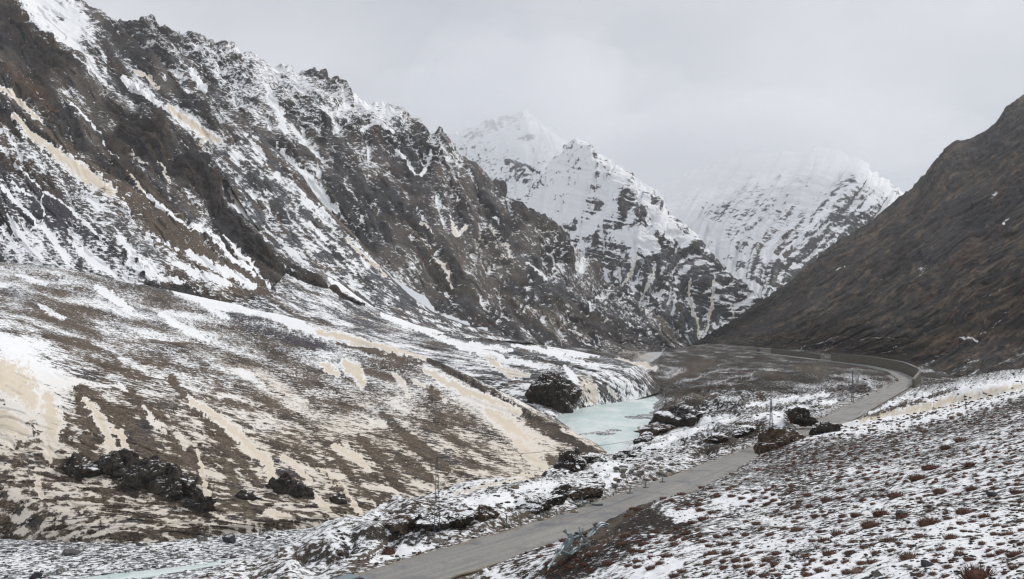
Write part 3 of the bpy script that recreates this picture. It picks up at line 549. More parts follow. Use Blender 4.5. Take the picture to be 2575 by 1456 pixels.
# ---------------------------------------------------------------- right mountain
def RD(x, y):
    k, m = (x - CX) / F, (HY - y) / F
    den = 0.832 * k - 0.126 - m
    return float(np.clip(150.0 / max(den, 0.03), 420, 1760))
RR = lambda pts: [(x, y, RD(x, y)) for x, y in pts]
struct(landform('right_mountain', [
    RR([(2800,60),(2700,140),(2620,205),(2575,238),(2545,262),(2520,283),(2490,315),(2455,342),(2430,352),(2400,355),(2375,373),(2345,405),(2325,435),(2305,465),(2280,483),(2240,515),(2190,555),(2140,588),(2100,612),(2060,640),(2020,680),(1985,710),(1950,733),(1900,765),(1850,800),(1800,830),(1765,852),(1738,867)]),
    RR([(2800,240),(2700,310),(2575,380),(2480,430),(2380,500),(2260,580),(2140,660),(2020,735),(1920,790),(1840,835),(1765,870)]),
    RR([(2800,420),(2700,470),(2575,540),(2450,600),(2330,660),(2200,730),(2080,790),(1970,835),(1880,862),(1800,876)]),
    RR([(2800,600),(2700,640),(2575,690),(2450,745),(2330,800),(2200,850)]) + [(2080,876,1010),(1980,886,1120),(1880,880,1300)],
    [(2800,760,450),(2700,790,460),(2575,830,470),(2470,865,490),(2370,892,530),(2280,900,600),(2180,900,720),(2080,893,860),(1990,888,1010)],
    [(2800,890,330),(2700,908,335),(2575,925,345),(2480,942,385),(2400,952,425),(2335,957,450),(2300,945,500),(2200,924,640),(2090,908,800)]],
    640, 430, M_right, base='dark', flow='u', snow0=-0.12, ksl=1.3, kst=0.25, couloir=0.12, khol=0.1, crag=5, gully=10, gl=(260,30), fl=(26,14), seed=117, rocky0=0.5, back=(60,200), crest_jag=4,
    mix=[('brownrock',34,-0.1,0.9),('tan',14,0.12,0.6),('rust',22,0.15,0.4),('rock',24,0.1,0.6)], rockstreak=1.0, strokes=[
      ('tan',8,[(2310,480),(2230,560),(2120,640)],0.7),('tan',6,[(2200,650),(2100,730),(2020,790)],0.5),('tan',7,[(2575,620),(2460,690),(2330,790)],0.5),('tan',9,[(2575,740),(2450,810),(2330,870)],0.5),('tan',6,[(2400,640),(2300,700)],0.4),
      ('tan',12,[(2575,830),(2440,840),(2300,860)],0.45),('tan',8,[(2150,800),(2060,850),(1980,875)],0.4),('tan',9,[(2100,880),(2060,890)],0.7),
      ('crag+rock',40,[(2575,300),(2480,360),(2420,400)],0.8),('crag+rock',60,[(2575,480),(2450,560),(2340,640)],0.9),('crag+rust',24,[(2470,600),(2400,660)],0.6),('crag+rust',16,[(2520,470),(2500,520)],0.5),
      ('half',3,[(2545,775),(2510,810),(2490,825),(2462,840)],0.9),('snow',1.8,[(2405,848),(2440,850),(2455,853)]),('half',5,[(2425,860),(2370,895),(2310,922)],0.8),('tan+half',1.6,[(2075,848),(2140,852),(2200,849),(2290,853),(2360,850)],0.8),('tan',1.6,[(1950,850),(2060,851),(2130,852)],0.8),
      ('half',6,[(2320,670),(2310,690)]),('half',9,[(2110,880),(2150,870)],0.4),('half',8,[(2200,900),(2250,870)],0.6),('snow',5,[(2110,905),(2150,885)],0.3),('half',5,[(2100,870),(2040,885)],0.6),
      ('half',7,[(2490,500),(2510,480)],0.8),('snow',2.5,[(2525,565),(2538,545)],0.8),('snow',2,[(2100,680),(2125,668)],0.7),('half',12,[(2575,890),(2500,920)],0.8),('half',12,[(2460,905),(2400,930)],0.7),('half',9,[(2350,690),(2310,660)],0.3),
      ('snow',3,[(2060,862),(2110,846)],0.4),('half',3,[(1990,880),(2020,868)],0.8),('half',12,[(2380,950),(2480,935)],0.7)]))
# ---------------------------------------------------------------- valley floor: river bed, banks, road bench and near hillside as one height sheet
ZR = -20.2
def pz(x, y, z): D = Dz(y, z); return ((x - CX) / F * D, D, z)
def pD(x, y, D): return tuple(at(x, y, D))
road_pts = [pz(780,1525,ZR), pz(900,1487,ZR), pz(1000,1455,ZR), pz(1250,1378,ZR), pz(1500,1300,ZR), pz(1700,1222,ZR), pz(1900,1145,ZR), (62,183,ZR), pz(2130,1042,ZR), pz(2205,1003,ZR), pz(2262,973,ZR), pz(2286,957,ZR),
            pz(2250,936,ZR), pz(2180,920,ZR), pz(2060,905,ZR), pz(1960,893,ZR), pz(1900,884.5,ZR), pz(1850,880,ZR), pz(1790,873,ZR), pz(1752,868.5,ZR), pz(1738,867,ZR)]
def smooth_line(pts, n, k):
    P = np.array(pts, float); L = np.concatenate([[0], np.cumsum(np.linalg.norm(np.diff(P[:, :2], axis=0), axis=1))])
    step = np.concatenate([np.linspace(0, 1, n)]) ** 1.6 * L[-1]
    out = np.stack([np.interp(step, L, P[:, i]) for i in range(P.shape[1])], 1)
    return blur(out, k, 0)
road_c = smooth_line(road_pts, 420, 7)
river_pts = [(-260,60,24),(-160,82,24),(-95,92,29),(-47,109,25),(-18,139,14),(2,175,8),(20,215,7),(32,256,8),(35,338,17.5),(50,402,16),(60,440,7),(66,480,4),(80,560,4),(100,700,6),(130,900,8),(190,1200,10),(260,1600,10)]
river_c = smooth_line(river_pts, 300, 4)
ctrl = [
  # banks between river and road
  pz(760,1500,-21.5), pz(840,1452,-21), pz(940,1388,-20.7), pz(1000,1338,-19.8), pz(1100,1362,-20.1), pz(1060,1300,-19), pz(1160,1258,-18.6), pz(1230,1330,-20),
  pz(1300,1218,-18.9), pz(1400,1198,-19.6), pz(1400,1260,-20), pz(1500,1195,-20.4), pz(1600,1135,-20.9), pz(1640,1190,-20.6), pz(1700,1095,-21.4), pz(1800,1120,-20.8), pz(1800,1075,-21.2), pz(1560,1165,-21.5),
  # near hillside right of the road
  pz(1350,1470,-18.9), pD(1430,1400,68), pD(1525,1332,81), pD(1640,1262,91), pD(1755,1238,103), pD(1830,1195,113), pD(1905,1150,125), pD(1990,1108,136), pD(2090,1086,142), pD(2220,1063,140), pD(2350,1040,134), pD(2575,985,122), pD(2750,940,112), pD(3000,880,100),
  pD(1700,1400,58), pD(1840,1300,76), pD(2000,1300,64), pD(2000,1200,88), pD(2150,1150,98), pD(2300,1200,67), pD(2400,1110,90), pD(2575,1150,62), pD(2575,1060,85), pD(2575,1300,38), pD(2200,1350,44), pD(2000,1400,42),
  pD(2575,1456,25), pD(2200,1456,32), pD(1800,1456,43), pD(1500,1456,57), pD(2800,1456,21), pD(2575,1750,13), pD(2100,1800,16), pD(1500,1800,26), pD(1200,1700,36), pD(3000,1200,40), pD(700,1700,60), pD(400,1600,70),
  # gully with old snow and the talus behind it
  (40,165,-19.6), (75,180,-18.2), (100,175,-17.2), (95,200,-18.2), (85,160,-16.8), pD(2100,1064,178), pD(2300,1003,205), pD(2450,978,200), pD(2575,952,205), pD(2300,1050,155), pD(2480,1008,150), pD(2150,1066,160), pD(2700,940,190), pD(2900,900,180),
  pD(2250,1022,215), pD(2400,975,270), pD(2575,932,290), pD(2330,975,340), pD(2450,945,340), pD(2700,900,300), pD(2900,860,300),
  # ground between road and river
  pz(1940,1088,ZR), pD(1960,1052,194), pz(2020,1052,-20.4), pz(1850,1062,-21.3), pz(1760,1060,-22.5), pD(1715,1000,262), pD(1660,1060,240), pz(1800,1000,-23.0), pz(1900,1000,-21.2), pz(2000,1000,-20.9), pz(2100,1005,-20.8),
  pz(2000,960,-21.8), pz(2130,960,-21), pz(1900,960,-23.2), pz(1800,960,-24.5), pz(1720,960,-26.5), pz(2180,950,-20.9), pz(2230,975,-20.5), pz(2100,925,-21.4), pz(2000,915,-22), pz(1900,920,-24), pz(1800,920,-26.5), pz(1760,900,-26.5), pz(1850,895,-22.5), pz(1780,884,-22.3),
  pz(1750,880,-25), pz(1700,905,-28.2), pz(1620,900,-27), pz(1550,895,-24), pz(1500,880,-19), pz(1440,872,-14), pz(1640,880,-22), pz(1700,875,-26), pz(1560,925,-28),
  # beyond the road, under the right mountain
  (200,420,-20.4), (235,500,-20), (262,620,-20), (300,760,-20), (330,900,-20), (350,1060,-20), (400,1500,-20), (300,500,-19), (420,1800,-20), (420,1200,-19), (300,400,-15), (400,800,-19),
  # left, under the debris fans
  (-80,170,-29.5), (-40,230,-30), (0,330,-31), (20,480,-31), (-20,600,-30), (40,800,-30), (100,1100,-30), (150,1500,-30), (-200,140,-30), (-300,300,-32), (-260,60,-28), (0,1700,-30), (-100,1000,-32)]
# points along the road and the river keep both level
for i in range(0, 420, 9): ctrl.append((road_c[i, 0], road_c[i, 1], ZR))
for i in range(0, 300, 12): ctrl.append((river_c[i, 0], river_c[i, 1], -28.6))
ctrl = np.array(ctrl)
def warp(x, y):                                           # far distances pressed together so that near detail keeps its weight
    r = np.maximum(y, 4.0); return np.stack([x / (r + 60) * 3.0, np.log(r + 25) * 3.2], -1)
W = warp(ctrl[:, 0], ctrl[:, 1])
def kern(d2): return 0.5 * d2 * np.log(d2 + 1e-9)
nC = len(W); d2 = ((W[:, None] - W[None]) ** 2).sum(-1)
Amat = np.zeros((nC + 3, nC + 3)); Amat[:nC, :nC] = kern(d2) + 2e-3 * np.eye(nC)
Amat[:nC, nC:] = np.c_[np.ones(nC), W]; Amat[nC:, :nC] = Amat[:nC, nC:].T
coef = np.linalg.solve(Amat, np.r_[ctrl[:, 2], 0, 0, 0])
def base_z(x, y):
    sh = x.shape; w = warp(x.ravel(), y.ravel()); out = np.empty(len(w))
    for i in range(0, len(w), 20000):
        q = w[i:i + 20000]; dd = ((q[:, None] - W[None]) ** 2).sum(-1)
        out[i:i + 20000] = kern(dd) @ coef[:nC] + coef[nC] + q @ coef[nC + 1:]
    return out.reshape(sh)
def line_near(x, y, C, cols=()):
    """distance to a centre line and its columns there; coarse grid search"""
    best = np.full(x.shape, 1e9, np.float32); val = [np.zeros(x.shape, np.float32) for _ in cols]
    for a, b in zip(C[:-1], C[1:]):
        r = 60 if a[1] < 500 else 90
        m = (np.abs(x - a[0]) < r) & (np.abs(y - a[1]) < r + abs(b[1] - a[1]))
        if not m.any(): continue
        xx, yy = x[m], y[m]; L2 = (b[0] - a[0]) ** 2 + (b[1] - a[1]) ** 2 + 1e-9
        t = np.clip(((xx - a[0]) * (b[0] - a[0]) + (yy - a[1]) * (b[1] - a[1])) / L2, 0, 1)
        d = np.hypot(xx - a[0] - t * (b[0] - a[0]), yy - a[1] - t * (b[1] - a[1]))
        bm = best[m]; mm = d < bm; bm[mm] = d[mm]; best[m] = bm
        for k, c in enumerate(cols):
            v = val[k][m]; vv = a[c] + t * (b[c] - a[c]); v[mm] = vv[mm]; val[k][m] = v
    return best, val

# polar survey grid: rows get wider apart with distance
cols = np.arange(-60, 2640, 3.3)
rowD = [17.0]
while rowD[-1] < 1900:
    D = rowD[-1]; rowD.append(D * (1 + min(0.009, max(0.0034, 2.6 * D / (F * 16.0)))))
rowD = np.array(rowD)
gx, gD = np.meshgrid(cols, rowD)
VX = (gx - CX) / F * gD; VY = gD.copy()
zb = base_z(VX, VY)
dr, _ = line_near(VX, VY, road_c)
dv, (hwv,) = line_near(VX, VY, river_c, (2,))
wob = 3.0 * fbm(VX / 14, VY / 14, 300, 3)
inriv = 1 - sstep(0.0, 1.0, (dv + wob - hwv) / np.maximum(3.0 + hwv * 0.22, 0.1))
near = np.clip(1.25 - gD / 700, 0.15, 1)
# roughness: hummocks, ledges, stones
rk = sstep(-0.1, 0.35, fbm(VX / 16, VY / 24, 310, 3))
hum = 1.3 * fbm(VX / 13, VY / 17, 301, 4) + 0.55 * fbm(VX / 3.2, VY / 3.6, 303, 3)
ledge = (facet(VX / 5.5, VY / 8.0, 304, 0.8) - 0.5) * 1.5 + (facet(VX / 2.0, VY / 3.0, 305, 0.8) - 0.5) * 0.6
hill = sstep(4, 18, dr) * (VX > 0)                          # the smoother planted hillside
PXg, PYg = to_px(np.stack([VX, VY, zb], -1))
side = np.zeros(zb.shape)
onhill = ((gx > 1230) & (VY < 150) & (zb > -19.4)).astype(float)
hillm = sstep(0.3, 0.7, blur(blur(onhill, 6, 0), 6, 1))
amp = (1.1 * (1 - hillm) + 0.22 * hillm)
z = zb + hum * amp + ledge * rk * (1 - hillm) * 1.5 * near
z += hillm * (0.10 * fbm(VX / 1.3, VY / 1.3, 306, 3) + 0.05 * fbm(VX / 0.45, VY / 0.45, 309, 2))
midm = sstep(150, 200, gD) * (1 - sstep(420, 620, gD)) * (gx > 1500) * (VX < np.interp(VY, [140, 183, 227, 285, 352, 399, 700], [34, 56, 78, 108, 144, 165, 235]))
midm = blur(blur(midm, 3, 0), 3, 1)
z += midm * 2.4 * (facet(VX / 13 + VY / 60, VY / 26, 306, 1.0) - 0.55) + midm * 0.8 * (facet(VX / 4, VY / 8, 307, 1.0) - 0.5)
far_sc = np.clip((gD - 250) / 500, 0, 1)
z += far_sc * 3.0 * fbm(VX / 40, VY / 60, 312, 4) * (1 - np.clip((gD - 1100) / 500, 0, 1) * 0.7)
z = z * (1 - inriv) + (-28.45 + 0.14 * fbm(VX / 2.5, VY / 2.5, 307, 4) + 0.25 * fbm(VX / 9, VY / 9, 308, 2)) * inriv
z = np.maximum(z, -29.0)
for (bx, by, rx, ry) in ((42.5, 303, 5.5, 6.5), (47, 312, 4, 5), (25.5, 254, 5, 6), (30, 262, 3, 4)):                  # gravel bars in the lake
    q = 1 - sstep(0.5, 1.2, np.hypot((VX - bx) / rx, (VY - by) / ry) + 0.35 * fbm(VX / 3, VY / 4, 345, 3)); z = z * (1 - q) + np.maximum(z, -28.08) * q
rw = 1 - sstep(4.2, 6.6, dr + 0.8 * fbm(VX / 6, VY / 6, 313, 2))
far_road = 1 - sstep(3.8, 14, dr)
rmask = np.where(VY > 420, far_road, rw)
z = z * (1 - rmask) + (ZR - 0.10 - 0.06 * sstep(3.7, 5.5, dr)) * rmask
VP = np.stack([VX, VY, z], -1)
PX, PY = to_px(VP)
# masks
N = normals(VP); N[N[..., 2] < 0] *= -1
G = np.zeros(VP.shape) + C_SCREE * 0.75; S = np.full(z.shape, 0.42); Du = np.zeros(z.shape); K = rk.copy()
mm = sstep(0.0, 0.3, fbm(VX / 9, VY / 14, 320, 3)); G = G * (1 - mm[..., None]) + C_BROWNROCK * 0.8 * mm[..., None]
rockm = rk * (1 - hillm) * (1 - inriv) * sstep(6, 10, dr)
G = G * (1 - 0.6 * rockm[..., None]) + C_ROCK * 0.6 * rockm[..., None]
G = G * (1 - inriv[..., None]) + C_GREY * 1.25 * inriv[..., None]; S = S * (1 - inriv) + 0.50 * inriv
nzr = N[..., 2] - blur(blur(N[..., 2], 10, 0), 10, 1)
S += 0.9 * nzr * (1 - inriv) + 0.45 * fbm(VX / 7, VY / 10, 321, 4) * (1 - inriv) + 0.25 * fbm(VX / 18, VY / 8, 322, 3) * inriv
S += (1 - hillm) * (1 - inriv) * 1.2 * (np.clip(N[..., 2], 0, 1) - 0.86)
S -= 0.16 * midm; G = G * (1 - 0.25 * midm[..., None])
# hillside: snow thickens towards the viewer, browner away from it
hs = np.interp(gD, [17, 30, 45, 70, 100, 140], [0.86, 0.80, 0.68, 0.55, 0.38, 0.26]) + 0.40 * fbm(VX / 6, VY / 9, 330, 3)
S = S * (1 - hillm) + hs * hillm
hg = C_SCREE * 0.42
G = G * (1 - hillm[..., None]) + hg * hillm[..., None]
farm = sstep(230, 420, gD) * (1 - inriv)
S = S * (1 - farm) + (0.02 + 0.85 * fbm(VX / 16, VY / 70, 331, 4)) * farm
G = G * (1 - farm[..., None]) + (C_SCREE * 0.30) * farm[..., None]
V_STROKES = [
  # near hillside
  ('bare+dark',44,[(1400,1450),(1470,1410),(1560,1345),(1640,1310)],0.95),('bare+dark',22,[(1640,1320),(1720,1330),(1760,1350)],0.8),('bare+scree',10,[(1345,1456),(1420,1395),(1520,1335),(1600,1280),(1640,1262)]),
  ('thin+dark',22,[(1640,1330),(1560,1370),(1480,1430)]),('rust+thin',9,[(1400,1440),(1470,1395),(1520,1360),(1580,1340)],0.7),('snow',12,[(1680,1290),(1760,1290),(1700,1310)],0.7),
  ('snow',26,[(1700,1420),(1600,1450)],0.6),('half',20,[(1750,1340),(1850,1370)]),('snow',34,[(1980,1440),(2120,1420)],0.6),('snow',40,[(2350,1330),(2480,1360),(2560,1300)],0.7),('snow',22,[(2300,1400),(2480,1430)],0.7),
  ('thin',36,[(1950,1180),(2100,1140),(2250,1110)],0.8),('thin',26,[(2250,1100),(2400,1060),(2575,1010)],0.9),('thin',22,[(1960,1250),(2060,1270)],0.7),('snow',16,[(1800,1260),(1900,1250)],0.6),('snow',8,[(1920,1230),(1960,1260)],0.7),
  # old snow in the gully
  ('snow',34,[(1980,1092),(2080,1070),(2200,1056),(2330,1026),(2450,998),(2620,958)]),('snow',26,[(2100,1068),(2200,1054),(2330,1026),(2450,998),(2620,958)]),('dust',15,[(2160,1056),(2320,1026),(2420,1003),(2620,958)]),('dust',8,[(2080,1066),(2130,1064)],0.4),
  ('bare+scree',7,[(2110,1052),(2200,1042),(2300,1010),(2400,978)]),('half',10,[(2330,985),(2450,955),(2575,935)]),('snow',5,[(2290,985),(2240,1012),(2170,1040)],0.4),
  # road edge snow
  ('snow',3.2,[(1000,1426),(1130,1388),(1250,1348),(1380,1302),(1500,1262)],0.9),('half',8,[(1500,1250),(1600,1215),(1700,1178),(1780,1155)]),
  ('snow',16,[(930,1405),(1000,1390),(1060,1385)],0.95),('bare+scree',7,[(860,1455),(930,1405),(985,1380)],0.9),('bare+olive',5,[(830,1456),(880,1425),(930,1390),(1000,1340)]),
  ('thin+grey',12,[(1020,1360),(1080,1350)],0.8),('half',24,[(1150,1340),(1250,1320)]),('bare+dark',5,[(1000,1320),(1080,1300),(1140,1330)],0.7),('snow',18,[(1180,1262),(1260,1250),(1330,1270)],0.85),('snow',14,[(1300,1230),(1400,1215)],0.7),
  ('dark+bare',14,[(1010,1310),(1040,1290)],0.8),('dark+bare',10,[(1100,1310),(1160,1330),(1190,1320)],0.8),('bare+dark',14,[(1330,1290),(1380,1255)],0.9),('bare+olive',14,[(1430,1235),(1500,1240)],0.8),('snow',18,[(1500,1175),(1560,1180),(1530,1215)],0.9),
  ('snow',14,[(1560,1130),(1640,1120),(1740,1085)],0.8),('snow',9,[(1640,1110),(1760,1075),(1830,1060)],0.8),('bare+dark',6,[(1540,1155),(1620,1120),(1680,1100)],0.6),('half',22,[(1620,1175),(1700,1160)]),
  ('snow',9,[(1690,1080),(1780,1055),(1850,1048)],0.8),('snow',7,[(1900,1050),(1990,1030),(2100,1005)],0.9),('snow',6,[(1880,1020),(1980,1005),(2080,990)],0.8),('snow',13,[(1940,1050),(1975,1062)]),('bare+brownrock',9,[(1980,1065),(2040,1050)],0.9),
  ('bare+brownrock',14,[(1800,1120),(1870,1100),(1900,1080)],0.8),('bare+brownrock',10,[(1740,1140),(1800,1125)],0.7),('half',12,[(2040,1040),(2080,1042),(2120,1030)],0.9),
  ('bare+dark+crag',18,[(1640,1080),(1680,1050),(1720,1020)],0.95),('bare+dark',12,[(1700,1040),(1750,1010)],0.9),('bare+olive',8,[(1730,995),(1800,1000)],0.7),('half',8,[(1770,985),(1850,980)],0.9),
  ('bare+scree',10,[(1640,1070),(1700,1000),(1720,980)],0.6),('half',7,[(1650,1030),(1690,1000)],0.7),
  ('half',4,[(1700,965),(1780,940),(1850,925)],0.9),('half',5,[(1780,965),(1880,940),(1960,925)],0.9),('half',5,[(1830,965),(1950,935)],0.7),('half',12,[(2120,945),(2180,955),(2200,980)],0.9),('half',9,[(2000,975),(2100,970)],0.7),
  ('bare+scree',16,[(1800,910),(1720,930),(1690,960)],0.8),('bare+olive',12,[(2000,925),(2080,930),(2060,955)],0.7),('bare+scree',9,[(1900,940),(2000,950)],0.6),
  ('half+tint',10,[(1560,890),(1640,895)],0.9),('dust',6,[(1540,905),(1600,915),(1650,925)],0.9),('half',8,[(1650,935),(1720,930),(1680,945)],0.9),('tan+thin',8,[(1600,905),(1640,918)],0.7),('half',6,[(1500,865),(1600,880),(1690,890)],0.8),
  # flats by the river
  ('dust',6,[(1140,1240),(1240,1218),(1330,1200)],0.9),('half',6,[(1180,1245),(1290,1220)],0.6)]
paint(PX, PY, V_STROKES, G, S, Du, K, 340)
# road shoulder: dirt and gravel with slushy snow, cleared under the road itself
sh = (1 - sstep(5.2, 7.4, dr)) * (VY < 450)
S = S * (1 - sh) + (0.33 + 0.35 * fbm(VX / 3, VY / 3, 350, 3)) * sh; G = G * (1 - sh[..., None]) + C_SCREE * 0.9 * sh[..., None]
un = (1 - sstep(3.4, 4.3, dr)); S = S * (1 - un) - 0.4 * un
M_floor = terrain_material('valley_floor_ground', 0.7, (1, 1.25, 1), speck=1.0, contrast=0.6, bump=0.5)
keep = (PX > -260) & (PX < 2840) & (PY < 1640)
st = np.stack([VX, VY], -1)
# clumps grow with distance: the grain coordinate is the log of range so that far ground keeps the same look as near
vf = sheet('valley_floor', VP, np.clip(G, 0.01, 1), S, Du, st, M_floor, keep)
struct(vf)
# ---------------------------------------------------------------- road, ice
def ribbon(name, C, hw0, hw1, z_off, mat, thick=0.12, kmin=0, kmax=None, cross=(-1, -0.5, 0, 0.5, 1), crown=0.05, edge_noise=0.0, seed=0):
    C = C[kmin:kmax]; T = np.gradient(C[:, :2], axis=0); T /= np.linalg.norm(T, axis=1, keepdims=True) + 1e-9
    Nn = np.stack([-T[:, 1], T[:, 0]], 1); n = len(C); rows = []
    L = np.concatenate([[0], np.cumsum(np.linalg.norm(np.diff(C[:, :2], axis=0), axis=1))])
    for k in cross:
        w = (hw0 if k < 0 else hw1) * abs(k)
        jit = edge_noise * perlin(L / 2.3, L * 0 + k * 7.7, seed) if abs(k) == 1 and edge_noise else 0
        p = C[:, :2] + Nn * (np.sign(k) * (w + jit))[:, None] if not np.isscalar(w + jit) else C[:, :2] + Nn * np.sign(k) * (w + jit)
        rows.append(np.column_stack([p, C[:, 2] + z_off + crown * (1 - abs(k))]))
    top = np.array(rows); lo1 = top[:1].copy(); lo1[..., 2] -= thick; lo2 = top[-1:].copy(); lo2[..., 2] -= thick
    V = np.concatenate([lo1, top, lo2]); m = len(V)
    idx = np.arange(m * n).reshape(m, n)
    f = np.stack([idx[:-1, :-1], idx[:-1, 1:], idx[1:, 1:], idx[1:, :-1]], -1).reshape(-1, 4)
    me = bpy.data.meshes.new(name); me.from_pydata(V.reshape(-1, 3).tolist(), [], f[:, ::-1].tolist())
    at_ = me.attributes.new('along_across', 'FLOAT_VECTOR', 'POINT')
    ac = np.zeros((m, n, 3), np.float32); ac[..., 0] = L[None]; ac[..., 1] = np.array([cross[0], *cross, cross[-1]])[:, None]
    at_.data.foreach_set('vector', ac.ravel())
    me.materials.append(mat); o = bpy.data.objects.new(name, me); COL.objects.link(o); return o
m_road, nt, b = mat_new('worn_asphalt')
ac = nd(nt, 'ShaderNodeAttribute', attribute_name='along_across')
mpn = nd(nt, 'ShaderNodeMapping'); mpn.inputs['Scale'].default_value = (0.045, 4.5, 1); nt.links.new(ac.outputs['Vector'], mpn.inputs['Vector'])
n1 = nd(nt, 'ShaderNodeTexNoise', Scale=1.0, Detail=5.0, Roughness=0.6); nt.links.new(mpn.outputs[0], n1.inputs['Vector'])
geo = nd(nt, 'ShaderNodeNewGeometry')
n2 = nd(nt, 'ShaderNodeTexNoise', Scale=0.22, Detail=7.0, Roughness=0.65); nt.links.new(geo.outputs['Position'], n2.inputs['Vector'])
n3 = nd(nt, 'ShaderNodeTexNoise', Scale=3.0, Detail=4.0, Roughness=0.7); nt.links.new(geo.outputs['Position'], n3.inputs['Vector'])
c1 = mixc(nt, mapr(nt, n1.outputs['Fac'], 0.3, 0.7), (0.215, 0.208, 0.195), (0.30, 0.288, 0.262))
c2 = mixc(nt, mapr(nt, n2.outputs['Fac'], 0.5, 0.68), c1, (0.165, 0.168, 0.175))
sepx = nd(nt, 'ShaderNodeSeparateXYZ'); nt.links.new(ac.outputs['Vector'], sepx.inputs[0])
ed = math_n(nt, 'ADD', math_n(nt, 'ABSOLUTE', sepx.outputs['Y']), math_n(nt, 'MULTIPLY_ADD', n2.outputs['Fac'], 0.7, -0.35))
c3 = mixc(nt, mapr(nt, ed, 0.84, 1.02), c2, (0.225, 0.19, 0.145))
# darker wet stretch by the fallen rail and thin slush further on
sl = math_n(nt, 'MULTIPLY', mapr(nt, n2.outputs['Fac'], 0.42, 0.6), mapr(nt, math_n(nt, 'ABSOLUTE', math_n(nt, 'ADD', sepx.outputs['X'], -118.0)), 26.0, 6.0))
c4 = mixc(nt, sl, c3, (0.10, 0.098, 0.095))
wet = math_n(nt, 'MULTIPLY', math_n(nt, 'MULTIPLY', mapr(nt, n1.outputs['Fac'], 0.48, 0.62), mapr(nt, math_n(nt, 'ABSOLUTE', math_n(nt, 'ADD', sepx.outputs['Y'], -0.45)), 0.40, 0.12)), mapr(nt, math_n(nt, 'ABSOLUTE', math_n(nt, 'ADD', sepx.outputs['X'], -52.0)), 30.0, 16.0))
c5 = mixc(nt, math_n(nt, 'MULTIPLY', wet, 0.8), c4, (0.12, 0.122, 0.13))
g3 = mapr(nt, n3.outputs['Fac'], 0.3, 0.7, 0.88, 1.12)
nt.links.new(mixc(nt, 1.0, c5, g3, 'MULTIPLY'), b.inputs['Base Color'])
b.inputs['Roughness'].default_value = 0.75; b.inputs['Specular IOR Level'].default_value = 0.3
bp = nd(nt, 'ShaderNodeBump', Strength=0.25, Distance=0.05); nt.links.new(n3.outputs['Fac'], bp.inputs['Height']); nt.links.new(bp.outputs[0], b.inputs['Normal'])
road = struct(ribbon('road', road_c, 3.7, 3.7, 0.10, m_road, edge_noise=0.28, seed=400))

m_ice, nt, b = mat_new('river_ice')
geo = nd(nt, 'ShaderNodeNewGeometry')
mpn = nd(nt, 'ShaderNodeMapping'); mpn.inputs['Scale'].default_value = (0.10, 0.035, 1); mpn.inputs['Rotation'].default_value = (0, 0, R(-8)); nt.links.new(geo.outputs['Position'], mpn.inputs['Vector'])
n1 = nd(nt, 'ShaderNodeTexNoise', Scale=1.0, Detail=7.0, Roughness=0.6); nt.links.new(mpn.outputs[0], n1.inputs['Vector'])
n2 = nd(nt, 'ShaderNodeTexNoise', Scale=0.5, Detail=6.0, Roughness=0.7); nt.links.new(geo.outputs['Position'], n2.inputs['Vector'])
c1 = mixc(nt, mapr(nt, n1.outputs['Fac'], 0.36, 0.64), (0.47, 0.60, 0.58), (0.72, 0.78, 0.76))
c2 = mixc(nt, mapr(nt, n2.outputs['Fac'], 0.54, 0.68), c1, (0.84, 0.86, 0.86))
nt.links.new(c2, b.inputs['Base Color']); b.inputs['Roughness'].default_value = 0.38; b.inputs['Specular IOR Level'].default_value = 0.35
bp = nd(nt, 'ShaderNodeBump', Strength=0.15, Distance=0.2); nt.links.new(n2.outputs['Fac'], bp.inputs['Height']); nt.links.new(bp.outputs[0], b.inputs['Normal'])
ks = [i for i in range(300) if 205 < river_c[i, 1] < 520 and river_c[i, 0] > 0]
ic = river_c.copy(); ic[:, 2] = -28.45
def ice_strip(name, C, hw, z, seed):
    C = np.array(C); T = np.gradient(C[:, :2], axis=0); T /= np.linalg.norm(T, axis=1, keepdims=True) + 1e-9
    Nn = np.stack([-T[:, 1], T[:, 0]], 1); n = len(C)
    cross = np.linspace(-1, 1, 9); V = []
    for k in cross: V.append(np.column_stack([C[:, :2] + Nn * (np.asarray(hw) * k)[:, None], np.full(n, z) - 0.5 * abs(k) ** 6]))
    V = np.array(V); idx = np.arange(9 * n).reshape(9, n)
    f = np.stack([idx[:-1, :-1], idx[:-1, 1:], idx[1:, 1:], idx[1:, :-1]], -1).reshape(-1, 4)
    me = bpy.data.meshes.new(name); me.from_pydata(V.reshape(-1, 3).tolist(), [], f[:, ::-1].tolist()); me.polygons.foreach_set('use_smooth', np.ones(len(f), bool))
    me.materials.append(m_ice); o = bpy.data.objects.new(name, me); COL.objects.link(o); return struct(o)
ice_strip('river_ice', river_c[ks], river_c[ks, 2] + 5.0, -28.22, 1)
ch1 = smooth_line([(-30,88,0),(-20,97,0),(-14,108,0),(-9,120,0),(-8,132,0),(-3,146,0)], 60, 3)
ice_strip('river_ice', ch1, 2.6 + 1.6 * np.sin(np.arange(60) / 5.0) ** 2, -28.30, 2)
ch2 = smooth_line([(-72,97,0),(-52,101,0),(-38,109,0),(-28,118,0),(-19,128,0)], 60, 3)
ice_strip('river_ice', ch2, 1.3 + 0.9 * np.sin(np.arange(60) / 7.0) ** 2, -28.34, 3)

